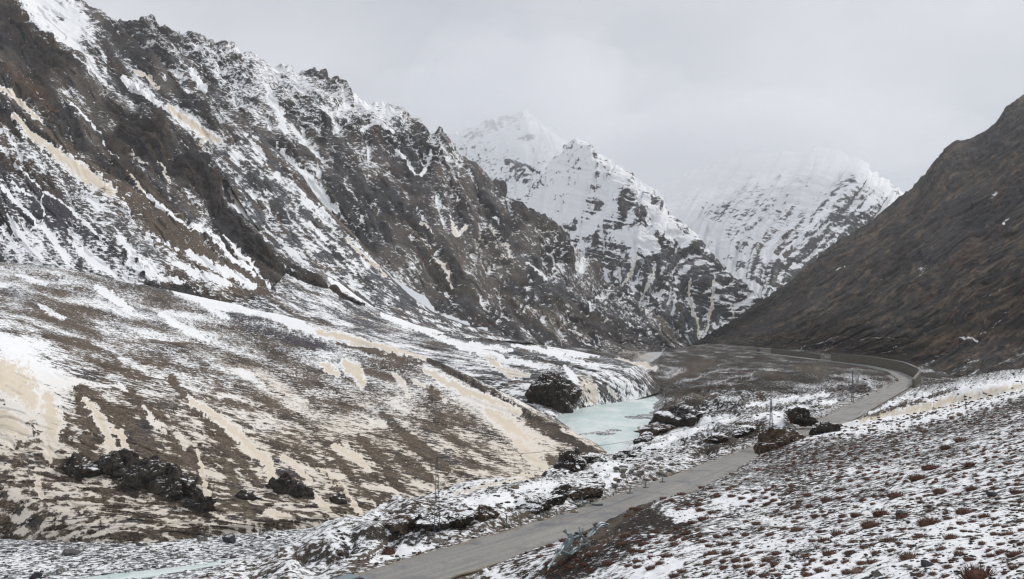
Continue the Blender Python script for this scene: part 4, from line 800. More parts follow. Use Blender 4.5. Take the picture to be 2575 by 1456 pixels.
# ---------------------------------------------------------------- air
CLOUDS = [(1300,225,3300,420,300,240,0.0014,501), (1480,305,3050,420,260,190,0.0013,502), (1660,420,3250,420,300,220,0.0016,503), (1850,365,3100,480,280,190,0.0016,504),
          (2060,335,3000,460,260,150,0.0013,505), (2230,350,2900,300,240,110,0.0008,506), (1120,260,3300,300,250,140,0.0009,507)]
def haze_box():
    m = bpy.data.materials.new('thin_air'); m.use_nodes = True; nt = m.node_tree; nt.nodes.clear()
    o = nt.nodes.new('ShaderNodeOutputMaterial'); v = nt.nodes.new('ShaderNodeVolumePrincipled')
    v.inputs['Color'].default_value = (0.95, 0.97, 1.0, 1); v.inputs['Density'].default_value = 0.00005; v.inputs['Anisotropy'].default_value = 0.0
    nt.links.new(v.outputs[0], o.inputs['Volume'])
    x0, x1, y0, y1, z0, z1 = -3500, 4500, -400, 5200, -60, 1500
    V = [(x0,y0,z0),(x1,y0,z0),(x1,y1,z0),(x0,y1,z0),(x0,y0,z1),(x1,y0,z1),(x1,y1,z1),(x0,y1,z1)]
    Fc = [(0,3,2,1),(4,5,6,7),(0,1,5,4),(1,2,6,5),(2,3,7,6),(3,0,4,7)]
    me = bpy.data.meshes.new('haze'); me.from_pydata(V, [], Fc); me.materials.append(m)
    ob = bpy.data.objects.new('haze', me); COL.objects.link(ob); ob['kind'] = 'stuff'; ob['label'] = 'thin pale winter air fading the far snowy peaks'
haze_box()
def cloud_bank(centre, size, dens, seed):
    """a soft lump of cloud: a closed lens-like body, thin at its rim"""
    m = bpy.data.materials.get('cloud_mist_%g' % dens)
    if m is None:
        m = bpy.data.materials.new('cloud_mist_%g' % dens); m.use_nodes = True; nt = m.node_tree; nt.nodes.clear()
        o = nt.nodes.new('ShaderNodeOutputMaterial'); v = nt.nodes.new('ShaderNodeVolumePrincipled')
        v.inputs['Color'].default_value = (0.97, 0.98, 1.0, 1); v.inputs['Density'].default_value = dens
        nt.links.new(v.outputs[0], o.inputs['Volume'])
    nu, nv = 72, 36
    th = np.linspace(0, 2 * np.pi, nu, endpoint=False); ph = np.linspace(0.04, np.pi - 0.04, nv)
    T_, P_ = np.meshgrid(th, ph)
    d = np.stack([np.cos(T_) * np.sin(P_), np.sin(T_) * np.sin(P_), np.cos(P_)], -1)
    r = 1 + 0.42 * fbm(d[..., 0] * 1.6 + d[..., 1] * 0.7 + seed, d[..., 2] * 1.6 + d[..., 1] * 1.1, seed, 3)
    V = d * r[..., None] * np.array(size) + np.array(centre)
    idx = np.arange(nu * nv).reshape(nv, nu); nx = np.roll(idx, -1, 1)
    f = np.stack([idx[:-1], idx[1:], nx[1:], nx[:-1]], -1).reshape(-1, 4).tolist() + [idx[0].tolist(), idx[-1][::-1].tolist()]
    me = bpy.data.meshes.new('cloud'); me.from_pydata(V.reshape(-1, 3).tolist(), [], f); me.materials.append(m)
    me.polygons.foreach_set('use_smooth', np.ones(len(f), bool))
    ob = bpy.data.objects.new('cloud', me); COL.objects.link(ob); ob['kind'] = 'stuff'
for (px, py, D, sx, sy, sz, dn, sd) in CLOUDS:
    cloud_bank(at(px, py, D), (sx, sy, sz), dn, sd)
# ================================================================= things
prng = random.Random(11)
from mathutils.bvhtree import BVHTree
# height look-up on the finished floor sheet
_gz = z.copy()
def floor_z(x, y):
    i = np.clip(np.searchsorted(rowD, y) - 1, 0, len(rowD) - 2); px = CX + F * x / y
    j = np.clip(np.searchsorted(cols, px) - 1, 0, len(cols) - 2)
    fi = (y - rowD[i]) / (rowD[i + 1] - rowD[i]); fj = (px - cols[j]) / (cols[j + 1] - cols[j])
    a = _gz[i, j] * (1 - fj) + _gz[i, j + 1] * fj; b = _gz[i + 1, j] * (1 - fj) + _gz[i + 1, j + 1] * fj
    return a * (1 - fi) + b * fi
def see(px, py, Dmin=17.5, Dmax=1800):
    """where the line of sight through a survey pixel meets the floor"""
    D = np.geomspace(Dmin, Dmax, 3000); x = (px - CX) / F * D; zz = (HY - py) / F * D
    g = floor_z(x, D); k = np.argmax(zz < g)
    return Vector((x[k], D[k], g[k])) if zz[k] < g[k] else None
def fan_see(px, py, name):
    """same on one of the landform sheets"""
    o = bpy.data.objects[name]
    if name not in _bvh:
        n = len(o.data.vertices); co = np.empty(n * 3, np.float32); o.data.vertices.foreach_get('co', co)
        q = np.empty(len(o.data.loops), np.int32); o.data.loops.foreach_get('vertex_index', q)
        _bvh[name] = BVHTree.FromPolygons([tuple(v) for v in co.reshape(-1, 3).tolist()], q.reshape(-1, 4).tolist())
    d = Vector(((px - CX) / F, 1.0, (HY - py) / F)).normalized()
    h = _bvh[name].ray_cast(Vector((0, 0, 0)), d)
    return h[0]
_bvh = {}
def tag(o, label=None, cat=None, group=None, kind=None):
    for k, v in (('label', label), ('category', cat), ('group', group), ('kind', kind)):
        if v: o[k] = v
    return o
class MB:
    def __init__(s): s.v = []; s.f = []; s.c = []
    def add(s, V, Fc):
        n = len(s.v); s.v += [tuple(map(float, p)) for p in V]; s.f += [tuple(i + n for i in f) for f in Fc]; return s
    def box(s, c, sz, M=None):
        V = []
        for dz in (-.5, .5):
            for dy in (-.5, .5):
                for dx in (-.5, .5):
                    p = Vector((dx * sz[0], dy * sz[1], dz * sz[2]))
                    if M is not None: p = M @ p
                    V.append(p + Vector(c))
        return s.add(V, [(0,2,3,1),(4,5,7,6),(0,1,5,4),(2,6,7,3),(0,4,6,2),(1,3,7,5)])
    def tube(s, pts, r, n=5, cap=True):
        pts = [Vector(p) for p in pts]; base = len(s.v); rings = len(pts)
        for i, p in enumerate(pts):
            t = (pts[min(i + 1, rings - 1)] - pts[max(i - 1, 0)]).normalized()
            u = t.orthogonal().normalized(); w = t.cross(u); rr = r[i] if isinstance(r, (list, tuple)) else r
            for k in range(n):
                a = 2 * math.pi * k / n; s.v.append(tuple(p + (u * math.cos(a) + w * math.sin(a)) * rr))
        for i in range(rings - 1):
            for k in range(n):
                a = base + i * n + k; b = base + i * n + (k + 1) % n; s.f.append((a, b, b + n, a + n))
        if cap: s.f.append(tuple(base + k for k in range(n))[::-1]); s.f.append(tuple(base + (rings - 1) * n + k for k in range(n)))
        return s
    def profile(s, path, prof, up=None, twist=None):
        """sweep an open profile (across, out) along a path with thickness"""
        path = [Vector(p) for p in path]; n = len(prof); base = len(s.v)
        for i, p in enumerate(path):
            t = (path[min(i + 1, len(path) - 1)] - path[max(i - 1, 0)]).normalized()
            u0 = Vector(up[i]) if up else Vector((0, 0, 1)); u = (u0 - t * u0.dot(t)).normalized(); w = t.cross(u)
            for (a, b) in prof: s.v.append(tuple(p + u * a + w * b))
        for i in range(len(path) - 1):
            for k in range(n):
                a = base + i * n + k; b = base + i * n + (k + 1) % n; s.f.append((a, b, b + n, a + n))
        s.f.append(tuple(base + k for k in range(n))[::-1]); s.f.append(tuple(base + (len(path) - 1) * n + k for k in range(n)))
        return s
    def build(s, name, mat, parent=None, smooth=False, loc=None):
        me = bpy.data.meshes.new(name); me.from_pydata(s.v, [], s.f); me.materials.append(mat)
        if smooth: me.polygons.foreach_set('use_smooth', np.ones(len(s.f), bool))
        o = bpy.data.objects.new(name, me); COL.objects.link(o)
        if parent: o.parent = parent
        if loc is not None: o.location = loc
        return o
def empty(name, loc, rz=0.0):
    o = bpy.data.objects.new(name, None); COL.objects.link(o); o.location = loc; o.rotation_euler = (0, 0, rz); o.empty_display_size = 0.3; return o

def stone_material(name, c1, c2, scale=1.2, snow=0.80, soft=0.10, bump=0.6):
    m, nt, b = mat_new(name)
    tcn = nd(nt, 'ShaderNodeTexCoord'); geo = nd(nt, 'ShaderNodeNewGeometry')
    n1 = nd(nt, 'ShaderNodeTexNoise', Scale=scale, Detail=7.0, Roughness=0.65); nt.links.new(geo.outputs['Position'], n1.inputs['Vector'])
    n2 = nd(nt, 'ShaderNodeTexNoise', Scale=scale * 4.5, Detail=5.0, Roughness=0.7); nt.links.new(geo.outputs['Position'], n2.inputs['Vector'])
    col = mixc(nt, mapr(nt, n1.outputs['Fac'], 0.35, 0.65), c1, c2)
    col = mixc(nt, 1.0, col, mapr(nt, n2.outputs['Fac'], 0.3, 0.7, 0.55, 1.4), 'MULTIPLY')
    sp = nd(nt, 'ShaderNodeSeparateXYZ'); nt.links.new(geo.outputs['Normal'], sp.inputs[0])
    f = math_n(nt, 'ADD', sp.outputs['Z'], math_n(nt, 'MULTIPLY_ADD', n1.outputs['Fac'], 0.8, -0.4))
    fac = mapr(nt, f, snow - soft, snow + soft)
    nt.links.new(mixc(nt, fac, col, SNOW), b.inputs['Base Color'])
    bp = nd(nt, 'ShaderNodeBump', Strength=bump, Distance=0.15 / scale); nt.links.new(n2.outputs['Fac'], bp.inputs['Height']); nt.links.new(bp.outputs[0], b.inputs['Normal'])
    return m
M_dark = stone_material('dark_cliff_rock', (0.022, 0.020, 0.019), (0.070, 0.056, 0.044), 0.35, 0.80, 0.07, 0.4)
M_cliff = stone_material('fan_foot_cliff_rock', (0.026, 0.024, 0.022), (0.080, 0.068, 0.055), 0.8, 0.93, 0.08, 0.9)
M_brown = stone_material('brown_crag_rock', (0.045, 0.032, 0.024), (0.14, 0.102, 0.070), 0.5, 0.86, 0.08, 0.4)
M_grey = stone_material('grey_boulder_rock', (0.10, 0.098, 0.092), (0.19, 0.18, 0.16), 1.0, 1.02)
M_tanr = stone_material('tan_boulder_rock', (0.14, 0.11, 0.08), (0.26, 0.20, 0.14), 1.0, 1.05)
M_slate = stone_material('slate_boulder_rock', (0.028, 0.033, 0.038), (0.065, 0.07, 0.075), 1.0, 1.02)
M_bed = stone_material('river_cobbles', (0.075, 0.075, 0.072), (0.17, 0.165, 0.155), 0.8, 0.93)
M_pebb = stone_material('slope_stones', (0.030, 0.028, 0.026), (0.075, 0.062, 0.050), 1.6, 1.02)

def ico(sub):
    import bmesh
    bm = bmesh.new(); bmesh.ops.create_icosphere(bm, subdivisions=sub, radius=1.0)
    V = np.array([v.co[:] for v in bm.verts]); Fc = [tuple(v.index for v in f.verts) for f in bm.faces]; bm.free(); return V, Fc
ICO = {k: ico(k) for k in (1, 2, 3, 5, 6)}
def stone_shape(seed, sub=2, cuts=9, rough=0.04):
    """a lump cut by random planes: flat angular faces, worn edges"""
    r = np.random.default_rng(seed); V, Fc = ICO[sub]
    n = r.normal(size=(cuts, 3)); n /= np.linalg.norm(n, axis=1, keepdims=True); dd = r.uniform(0.55, 0.95, cuts)
    dot = V @ n.T; rad = np.where(dot > 1e-3, dd / np.maximum(dot, 1e-3), 9).min(1)
    rad = np.minimum(rad, 1.12) + rough * r.normal(size=len(V))
    return V * rad[:, None], Fc
def crag_shape(seed, size, sub=5, cuts=26, layers=1.0):
    """a big outcrop: many nested cuts and cracks so the outline is broken"""
    r = np.random.default_rng(seed); V, Fc = ICO[sub]
    n = r.normal(size=(cuts, 3)); n /= np.linalg.norm(n, axis=1, keepdims=True); dd = r.uniform(0.6, 1.0, cuts)
    rad = np.where(V @ n.T > 1e-3, dd / np.maximum(V @ n.T, 1e-3), 9).min(1); rad = np.minimum(rad, 1.15)
    P = V * rad[:, None]
    q = P * np.array(size)
    s1 = max(size) * 0.30
    h = facet((q[:, 0] + q[:, 1] * 0.6) / s1, (q[:, 2] * 1.0 + q[:, 1] * 0.5) / s1 / 1.6, seed % 90, 1.2) - 0.5
    h2 = facet((q[:, 0] - q[:, 1] * 0.7) / s1 / 0.38, (q[:, 2] + q[:, 0] * 0.4) / s1 / 0.55, seed % 90 + 7, 1.2) - 0.5
    h3 = ridged((q[:, 0] + q[:, 1]) / s1 / 0.3, (q[:, 2] - q[:, 0] * 0.3) / s1 / 0.6, seed % 90 + 3, 3) - 0.5
    P = P * (1 + 0.34 * h + 0.13 * h2 + 0.08 * h3)[:, None]
    return P, Fc
def place_crag(name, px, py, D, size, rot, mat, label, cat, seed, sub=5, group=None, on='floor', sink=0.25):
    """px,py = where its foot stands"""
    if on == 'floor': p = Vector(at(px, py, D)) if D else see(px, py)
    else: p = fan_see(px, py, on)
    if p is None: return None
    P, Fc = crag_shape(seed, size, sub)
    Vv = P * np.array(size)
    mb = MB(); mb.v = [tuple(v) for v in Vv.tolist()]; mb.f = Fc
    o = mb.build(name, mat); o.location = p + Vector((0, 0, size[2] * (1 - sink) * 0.6)); o.rotation_euler = tuple(map(R, rot))
    return tag(o, label, cat, group)
# ---- outcrops and cliffs
place_crag('rock_outcrop', 1940, 1150, 131, (2.2,2.6,3.2), (0,8,20), M_brown, 'tall brown rock outcrop leaning over the near road where it disappears from view', 'rock outcrop', 21, 5, sink=0.3)
place_crag('rock_outcrop', 1985, 1125, 133, (2.3,2.2,1.9), (6,-10,60), M_brown, 'low brown rock step between the tall roadside outcrop and the snow patch', 'rock outcrop', 22, 5)
place_crag('rock_outcrop', 2074, 1110, 134, (2.5,2.2,2.2), (0,-16,15), M_dark, 'black and rust coloured crag at the foot of the tan snow strip', 'rock outcrop', 23, 5)
place_crag('rock_outcrop', 2130, 1090, 139, (1.8,1.4,0.9), (0,-8,10), M_brown, 'small reddish rocks trailing off the right end of the black crag', 'rock outcrop', 24, 3)
place_crag('rock_outcrop', 1440, 1196, 150, (3.2,4.0,3.6), (5,14,-10), M_dark, 'big dark crag at the lower tip of the near debris fan, above the river bend', 'rock outcrop', 25, 6, sink=0.35)
place_crag('rock_outcrop', 1500, 1165, 155, (3.4,3.0,1.3), (0,14,15), M_dark, 'jagged low black ledge stretching right from the dark crag by the river bend', 'rock outcrop', 26, 5)
place_crag('cliff', 1385, 1018, 0, (9.5,7,7.5), (0,16,10), M_dark, 'black cliff rising from the left shore of the frozen lake', 'cliff', 27, 6, on='second_debris_fan', sink=0.55)
place_crag('cliff', 1432, 1000, 0, (5.5,5,4.5), (0,24,-15), M_dark, 'smaller black cliff between the black lakeside cliff and the tan bank', 'cliff', 28, 5, on='second_debris_fan', sink=0.5)
place_crag('rock_outcrop', 1705, 1062, 0, (8.5,5.0,3.6), (0,-22,-10), M_dark, 'dark crag on the right shore of the frozen lake', 'rock outcrop', 29, 6, sink=0.5)
place_crag('rock_outcrop', 1650, 1088, 0, (4.6,4,1.9), (0,-14,-20), M_brown, 'brown rock toe dipping into the right edge of the frozen lake', 'rock outcrop', 30, 5)
place_crag('rock_outcrop', 2010, 1058, 190, (3.6,3.0,2.0), (0,8,10), M_dark, 'rounded snow dusted rock knoll behind the second lattice mast', 'rock outcrop', 31, 5)
for i, (x, y, sx, sz, lb) in enumerate([(200,1185,3.0,2.6,'dark broken cliff left of the tan chute at the foot of the near fan'),(300,1180,3.6,3.0,'tall dark cliff right below the forked tan snow tongue'),(375,1215,3.8,4.0,'widest dark cliff in the middle of the fan foot'),
      (440,1235,4.2,3.8,'dark brown rounded cliff right of the widest cliff on the fan foot'),(500,1275,2.2,3.0,'slim dark cliff rib leaning beside a narrow tan chute'),(745,1240,3.2,2.8,'round dark cliff under the longest tan snow tongue'),
      (690,1225,1.4,1.6,'small dark knob at the lower end of the longest tan snow tongue'),(620,1250,1.6,1.6,'dark ledge just left of the longest tan tongue end'),(850,1262,1.6,1.5,'small dark ledge right of the round cliff by the river')]):
    place_crag('cliff', x, y, 0, (sx * 1.15, sx * 0.7, sz * 0.95), (0, 16, (-10, 6, 14)[i % 3]), M_cliff, lb, 'cliff', 40 + i, 5 if sx > 2 else 3, 'dark cliffs along the fan foot', on='front_debris_fan', sink=0.95)
for i, (x, y, sx, sy, sz, ry, lb) in enumerate([(1015,1322,2.4,2.0,1.0,-10,'black ledge end overlooking the river at the left of the road bank'),(1085,1322,2.4,1.6,1.0,4,'black ledge below the nearest lattice mast'),(1150,1318,2.2,1.5,1.0,-6,'brown and black overhang right of the nearest lattice mast'),
      (1217,1300,1.6,1.3,0.9,-4,'snow capped dark ledge in the middle of the river bank'),(1358,1280,2.2,1.6,1.1,-24,'steep black ledge left of the fallen rail'),(1398,1258,2.0,1.6,1.1,-24,'black and brown rock rib running up towards the olive hump'),
      (1480,1245,3.0,2.0,1.0,-8,'olive brown rock hump above the fallen rail'),(1620,1112,2.6,2.2,1.1,-14,'black ledge on the bank right of the lake mouth'),(1570,1150,2.8,2.0,1.1,-12,'low dark ledge above the ice at the lake mouth'),
      (1800,1110,3.2,2.2,1.2,-12,'brown ledge halfway between road and lake'),(1870,1090,3.0,2.2,1.3,-12,'dark brown ledge at the foot of the second lattice mast')]):
    place_crag('rock_ledge', x, y, 0, (sx, sy, sz), (0, ry, 15 * (i % 4)), M_dark if i % 3 else M_brown, lb, 'rock ledge', 60 + i, 5, 'rock ledges on the river bank', sink=0.3)

# ---- boulders
PROTO = {}
for k in range(7):
    V, Fc = stone_shape(200 + k, 2 if k < 5 else 2); mb = MB(); mb.v = [tuple(v) for v in V.tolist()]; mb.f = Fc
    me = bpy.data.meshes.new('boulder'); me.from_pydata(mb.v, [], mb.f); PROTO[k] = me
_bm = {}
def boulder(p, s, mat, label, group=None, sink=0.35, flat=0.7, name='boulder', cat='boulder'):
    k = prng.randrange(7)
    if (k, mat.name) not in _bm: me = PROTO[k].copy(); me.materials.append(mat); _bm[(k, mat.name)] = me
    o = bpy.data.objects.new(name, _bm[(k, mat.name)]); COL.objects.link(o)
    a = prng.uniform(0.8, 1.25)
    o.scale = (s * a, s / a, s * flat * prng.uniform(0.8, 1.15)); o.rotation_euler = (prng.uniform(-.35, .35), prng.uniform(-.35, .35), prng.uniform(0, 6.28))
    o.location = Vector(p) + Vector((0, 0, s * flat * (1 - 2 * sink) * 0.8)); return tag(o, label, cat, group)
NB = [ # px, py, diameter px, material, label
 (1297,1222,20,M_tanr,'reddish round boulder on the bank edge left of the dark crag'),(1289,1245,12,M_tanr,'brown round boulder half sunk in the snow below the reddish one'),(1324,1252,13,M_grey,'grey round boulder in the snow right of the brown one'),
 (1350,1229,9,M_slate,'dark green boulder on the snow slope under the olive hump'),(1412,1293,17,M_grey,'grey angular block beside the leaning post'),(1441,1286,24,M_tanr,'largest blocky brown boulder on the road verge by the leaning post'),
 (1335,1297,19,M_grey,'grey block on the snow at the foot of the black ledge'),(1300,1303,9,M_tanr,'small tan stone behind the two standing posts'),(1330,1318,10,M_tanr,'tan stone between the bare post and the bracket post'),
 (2175,1068,9,M_tanr,'rust red boulder at the lower edge of the tan snow strip'),(2310,1052,11,M_slate,'dark boulder standing in the tan snow strip'),(2415,1040,16,M_tanr,'large brown boulder pair at the lower rim of the tan snow strip'),
 (2395,1048,13,M_tanr,'flat brown boulder left of the large brown one on the strip rim'),(2265,1062,7,M_grey,'small grey boulder in the snow strip'),(2520,1003,9,M_slate,'dark boulder high in the tan snow strip at the right'),
 (2440,1000,6,M_slate,'small dark boulder in the upper middle of the tan strip'),(2475,988,6,M_slate,'small dark boulder near the upper rim of the tan strip'),(2495,1238,28,M_slate,'dark slate boulder on the shrub slope at the right'),
 (2268,1290,26,M_slate,'wide dark slate boulder in the snow among shrubs'),(2330,1412,34,M_slate,'large flat slate boulder at the lower edge of the shrub slope'),(2205,1440,30,M_grey,'grey arched boulder at the very bottom of the shrub slope'),
 (2300,1440,20,M_slate,'slate slab just below the large flat slate boulder'),(1980,1385,14,M_slate,'dark round stone in the lower middle of the shrub slope'),(1470,1400,12,M_grey,'grey round boulder in the snow beside the crumpled rail'),
 (1385,1425,14,M_slate,'slate boulder on the snow below the road, left of the crumpled rail'),(1560,1345,9,M_tanr,'tan boulder under the crumpled rail'),(2255,955,8,M_slate,'dark boulder at the outside of the road bend'),
 (1687,1255,17,M_tanr,'pale tan boulder lying at the near edge of the road'),(1850,1208,10,M_tanr,'rust boulder on the slope above the near road edge'),(1730,1275,9,M_grey,'olive grey stone in the snow above the brown mound')]
for (x, y, dpx, m, lb) in NB:
    p = see(x, y + dpx * 0.3)
    if p: boulder(p, dpx * 0.5 * p.y / F * 1.1, m, lb)
# rubble pile between the dark crag and the road
for i in range(46):
    x = prng.uniform(1545, 1700); y = 1205 - (x - 1560) * 0.22 + prng.uniform(-30, 22)
    p = see(x, y)
    if p and floor_z(p.x, p.y) < -19.0: boulder(p, prng.uniform(0.25, 0.75) * 0.9, prng.choice([M_tanr, M_grey, M_grey]), 'olive grey boulder in the rubble field between the road and the river crag', 'rubble field beside the road')
# river bed: the larger stones one by one, the cobbles as a mass
def scatter_floor(n, pick, size):
    out = []
    for _ in range(n * 6):
        x, y = pick()
        if not (-80 < CX + F * x / y < 2640): continue
        out.append((x, y, floor_z(x, y), size(x, y)))
        if len(out) == n: break
    return out
def pick_bed():
    k = prng.randrange(20, 150); C = river_c[k]; w = C[2] * prng.uniform(-1.02, 1.02); T = river_c[k + 1, :2] - river_c[k - 1, :2]; T /= np.linalg.norm(T)
    return C[0] - T[1] * w + prng.uniform(-2, 2), C[1] + T[0] * w + prng.uniform(-2, 2)
def off_channel(x, y): return min(np.hypot(ch1[:, 0] - x, ch1[:, 1] - y).min(), np.hypot(ch2[:, 0] - x, ch2[:, 1] - y).min() + 2.0)
nb = 0
for (x, y, zz, s) in scatter_floor(1500, pick_bed, lambda x, y: 0.22 + 0.55 * prng.random() ** 5):
    if y > 175 or off_channel(x, y) < 3.0: continue
    if y < 95 and x > -12: continue
    if nb >= 170: break
    nb += 1
    boulder((x, y, zz), s * 1.6, prng.choice([M_grey, M_bed, M_slate, M_grey]), 'snow dusted boulder lying on the stony river bed at the left', 'boulders on the river bed', sink=0.4)
def stuff_stones(name, pts, mat, label, sub=1, seed=5, flat=0.6):
    """many small stones joined: too many to count"""
    r = np.random.default_rng(seed); shapes = [stone_shape(300 + i, sub, 7, 0.03)[0] for i in range(8)]; Fc = np.array(ICO[sub][1]); nv = len(shapes[0])
    pts = np.array(pts); n = len(pts); V = np.empty((n, nv, 3), np.float32)
    for i, (x, y, zz, s) in enumerate(pts):
        a = r.uniform(0, 6.28); c, sn = math.cos(a), math.sin(a); S_ = shapes[i % 8] * (s * r.uniform(.8, 1.4), s, s * flat)
        V[i, :, 0] = S_[:, 0] * c - S_[:, 1] * sn + x; V[i, :, 1] = S_[:, 0] * sn + S_[:, 1] * c + y; V[i, :, 2] = S_[:, 2] + zz + s * flat * 0.25
    Fa = (Fc[None] + (np.arange(n) * nv)[:, None, None]).reshape(-1, 3)
    me = bpy.data.meshes.new(name); me.vertices.add(n * nv); me.vertices.foreach_set('co', V.ravel())
    me.loops.add(Fa.size); me.loops.foreach_set('vertex_index', Fa.ravel().astype(np.int32)); me.polygons.add(len(Fa))
    me.polygons.foreach_set('loop_start', np.arange(0, Fa.size, 3, dtype=np.int32)); me.polygons.foreach_set('loop_total', np.full(len(Fa), 3, np.int32)); me.update(calc_edges=True)
    me.materials.append(mat); o = bpy.data.objects.new(name, me); COL.objects.link(o); return tag(o, label, None, None, 'stuff')
cob = [q for q in scatter_floor(11000, pick_bed, lambda x, y: 0.09 + 0.28 * prng.random() ** 3) if q[1] < 185 and off_channel(q[0], q[1]) > prng.uniform(1.2, 3.5)]
stuff_stones('river_cobbles', cob, M_bed, 'grey cobbles strewn over the snowy river bed')
def pick_hill():
    D = 20 * (140 / 20.0) ** prng.random(); px = prng.uniform(1340, 2640); return (px - CX) / F * D, D
hs_ = []
for _ in range(26000):
    x, y = pick_hill(); zz = floor_z(x, y)
    if zz < -18.6: continue
    if perlin(np.array([x / 5.0]), np.array([y / 7.0]), 444)[0] + prng.uniform(-0.5, 0.5) < -0.05: continue
    hs_.append((x, y, zz, (0.03 + 0.07 * prng.random() ** 3) * (1 + y / 90)))
    if len(hs_) > 9000: break
stuff_stones('slope_stones', hs_, M_pebb, 'small dark stones poking through the snow on the near slope', seed=9, flat=0.35)
bank = []
for _ in range(9000):
    D = 75 * (420 / 75.0) ** prng.random(); px = prng.uniform(850, 2600); x = (px - CX) / F * D; zz = floor_z(x, D)
    if zz < -27.5 or (zz > -19.4 and D < 120 and px > 1400): continue
    dd = np.hypot(road_c[:, 0] - x, road_c[:, 1] - D).min()
    if dd < 4.4: continue
    bank.append((x, D, zz, (0.07 + 0.25 * prng.random() ** 4) * (0.7 + D / 260)))
stuff_stones('bank_stones', bank, M_pebb, 'broken dark stones on the banks beside the road', seed=12, flat=0.6)

# ---- shrubs
def shrub_mesh(seed, blades=150, lean=0.25):
    r = np.random.default_rng(seed); mb = MB()
    for i in range(blades):
        a = r.uniform(0, 2 * np.pi); rad = math.sqrt(r.random()) * 0.85; b = Vector((math.cos(a) * rad, math.sin(a) * rad * 0.8, -0.05))
        out = Vector((math.cos(a), math.sin(a), 0)) * rad * r.uniform(0.2, 0.75)
        h = (0.62 + 0.25 * r.random()) * (1.1 - 0.62 * rad * rad); tip = b + out + Vector((r.normal() * 0.07, r.normal() * 0.07, h))
        w = (0.020 + 0.014 * r.random()) * (150 / blades) ** 0.3; side = Vector((-math.sin(a + r.normal()), math.cos(a + r.normal()), 0)) * w
        mid = b.lerp(tip, 0.55) + Vector((0, 0, 0.05))
        mb.add([b - side, b + side, mid + side * 0.7, mid - side * 0.7, tip], [(0, 1, 2, 3), (3, 2, 4)])
    V, Fc = ICO[2]; D_ = V * (0.86 + 0.1 * r.normal(size=len(V)))[:, None] * (0.92, 0.78, 0.58); mb.add(D_.tolist(), Fc)
    me = bpy.data.meshes.new('dry_shrub'); me.from_pydata(mb.v, [], mb.f); return me
def shrub_mat(name, c1, c2, c3):
    m, nt, b = mat_new(name); geo = nd(nt, 'ShaderNodeNewGeometry'); oi = nd(nt, 'ShaderNodeObjectInfo')
    n1 = nd(nt, 'ShaderNodeTexNoise', Scale=6.0, Detail=4.0, Roughness=0.7); nt.links.new(geo.outputs['Position'], n1.inputs['Vector'])
    col = mixc(nt, mapr(nt, n1.outputs['Fac'], 0.3, 0.7), c1, c2); col = mixc(nt, math_n(nt, 'MULTIPLY', oi.outputs['Random'], 0.6), col, c3)
    nt.links.new(col, b.inputs['Base Color']); return m
M_shr = shrub_mat('rust_twigs', (0.075, 0.036, 0.026), (0.185, 0.095, 0.062), (0.13, 0.088, 0.062))
M_pale = shrub_mat('pale_twigs', (0.12, 0.08, 0.055), (0.26, 0.19, 0.13), (0.20, 0.13, 0.10))
SH = [shrub_mesh(600 + i, 330 if i < 4 else 220) for i in range(6)]
for me in SH: me.materials.append(M_shr)
SHP = shrub_mesh(620, 90); SHP.materials.append(M_pale)
def shrub(p, s, label, group=None, me=None, flat=1.0):
    o = bpy.data.objects.new('dry_shrub', me or prng.choice(SH)); COL.objects.link(o); k = prng.uniform(0.85, 1.3)
    o.location = p; o.scale = (s * k, s, s * flat * prng.uniform(0.75, 1.05)); o.rotation_euler = (prng.uniform(-.12, .12), prng.uniform(-.12, .12), prng.uniform(-0.5, 0.5)); return tag(o, label, 'shrub', group)
BIG = [ # px, py(foot), width px, label
 (2460,1455,112,'largest rust brown shrub, cut off by the bottom edge of the picture'),(2285,1405,62,'wide brown shrub right of the large flat slate boulder'),(2315,1352,52,'red brown shrub with upright twigs on bare snow left of the small dark ones'),(2270,1300,50,'spiky brown shrub low on the snow'),
 (2235,1362,48,'dense brown shrub just above the red upright one'),(2190,1325,62,'broad brown shrub in the cluster of three'),(2215,1295,56,'upper shrub of the cluster of three'),(2255,1250,52,'shrub with a pale straw lying across it'),(2335,1318,66,'isolated wide purple brown shrub on clean snow'),
 (2395,1355,50,'dark shrub with a shadowy tail on the snow'),(2425,1290,52,'double shrub with a narrow upper part'),(2445,1232,46,'purple brown shrub high at the right'),(2475,1300,36,'reddish shrub near the right edge'),(2560,1240,44,'rust shrub at the right edge of the slope'),
 (2365,1240,50,'orange brown shrub above the straw one'),(2310,1205,50,'tall twiggy shrub above the slate boulder'),(2340,1180,54,'orange rust shrub with a flat top'),(2405,1185,34,'small upright rust shrub left of the right edge'),(2440,1170,48,'pale rimmed brown shrub on the upper right snow'),
 (2420,1110,46,'dark double shrub high on the right slope'),(2380,1130,40,'brown shrub above the flat topped rust shrub'),(2110,1345,46,'low round rust shrub on the open snow in the middle'),(2200,1345,26,'small dark tuft left of the upright red shrub'),(2005,1335,52,'round red brown shrub left of centre on the slope'),
 (2155,1300,50,'twiggy pale rimmed shrub in the middle of the slope'),(2000,1395,34,'small brown shrub with dry straw beside it'),(1955,1395,40,'dark brown shrub at the foot of the slope with straw'),(2090,1395,48,'dark red shrub in the lower middle'),(1790,1395,46,'solitary rust shrub at the lower left of the slope'),
 (1680,1400,42,'brown shrub leaning at the edge of the dark mound'),(2535,1345,44,'dark red shrub at the far right, half way down'),(2555,1395,50,'big dark shrub at the right edge near the bottom'),(2490,1385,30,'small black brown tuft left of the right edge shrubs'),
 (2080,1262,48,'broad dark shrub in the middle of the snowy slope'),(2000,1280,34,'dark shrub tuft above the round red brown one'),(2115,1235,36,'low red shrub above the broad dark one')]
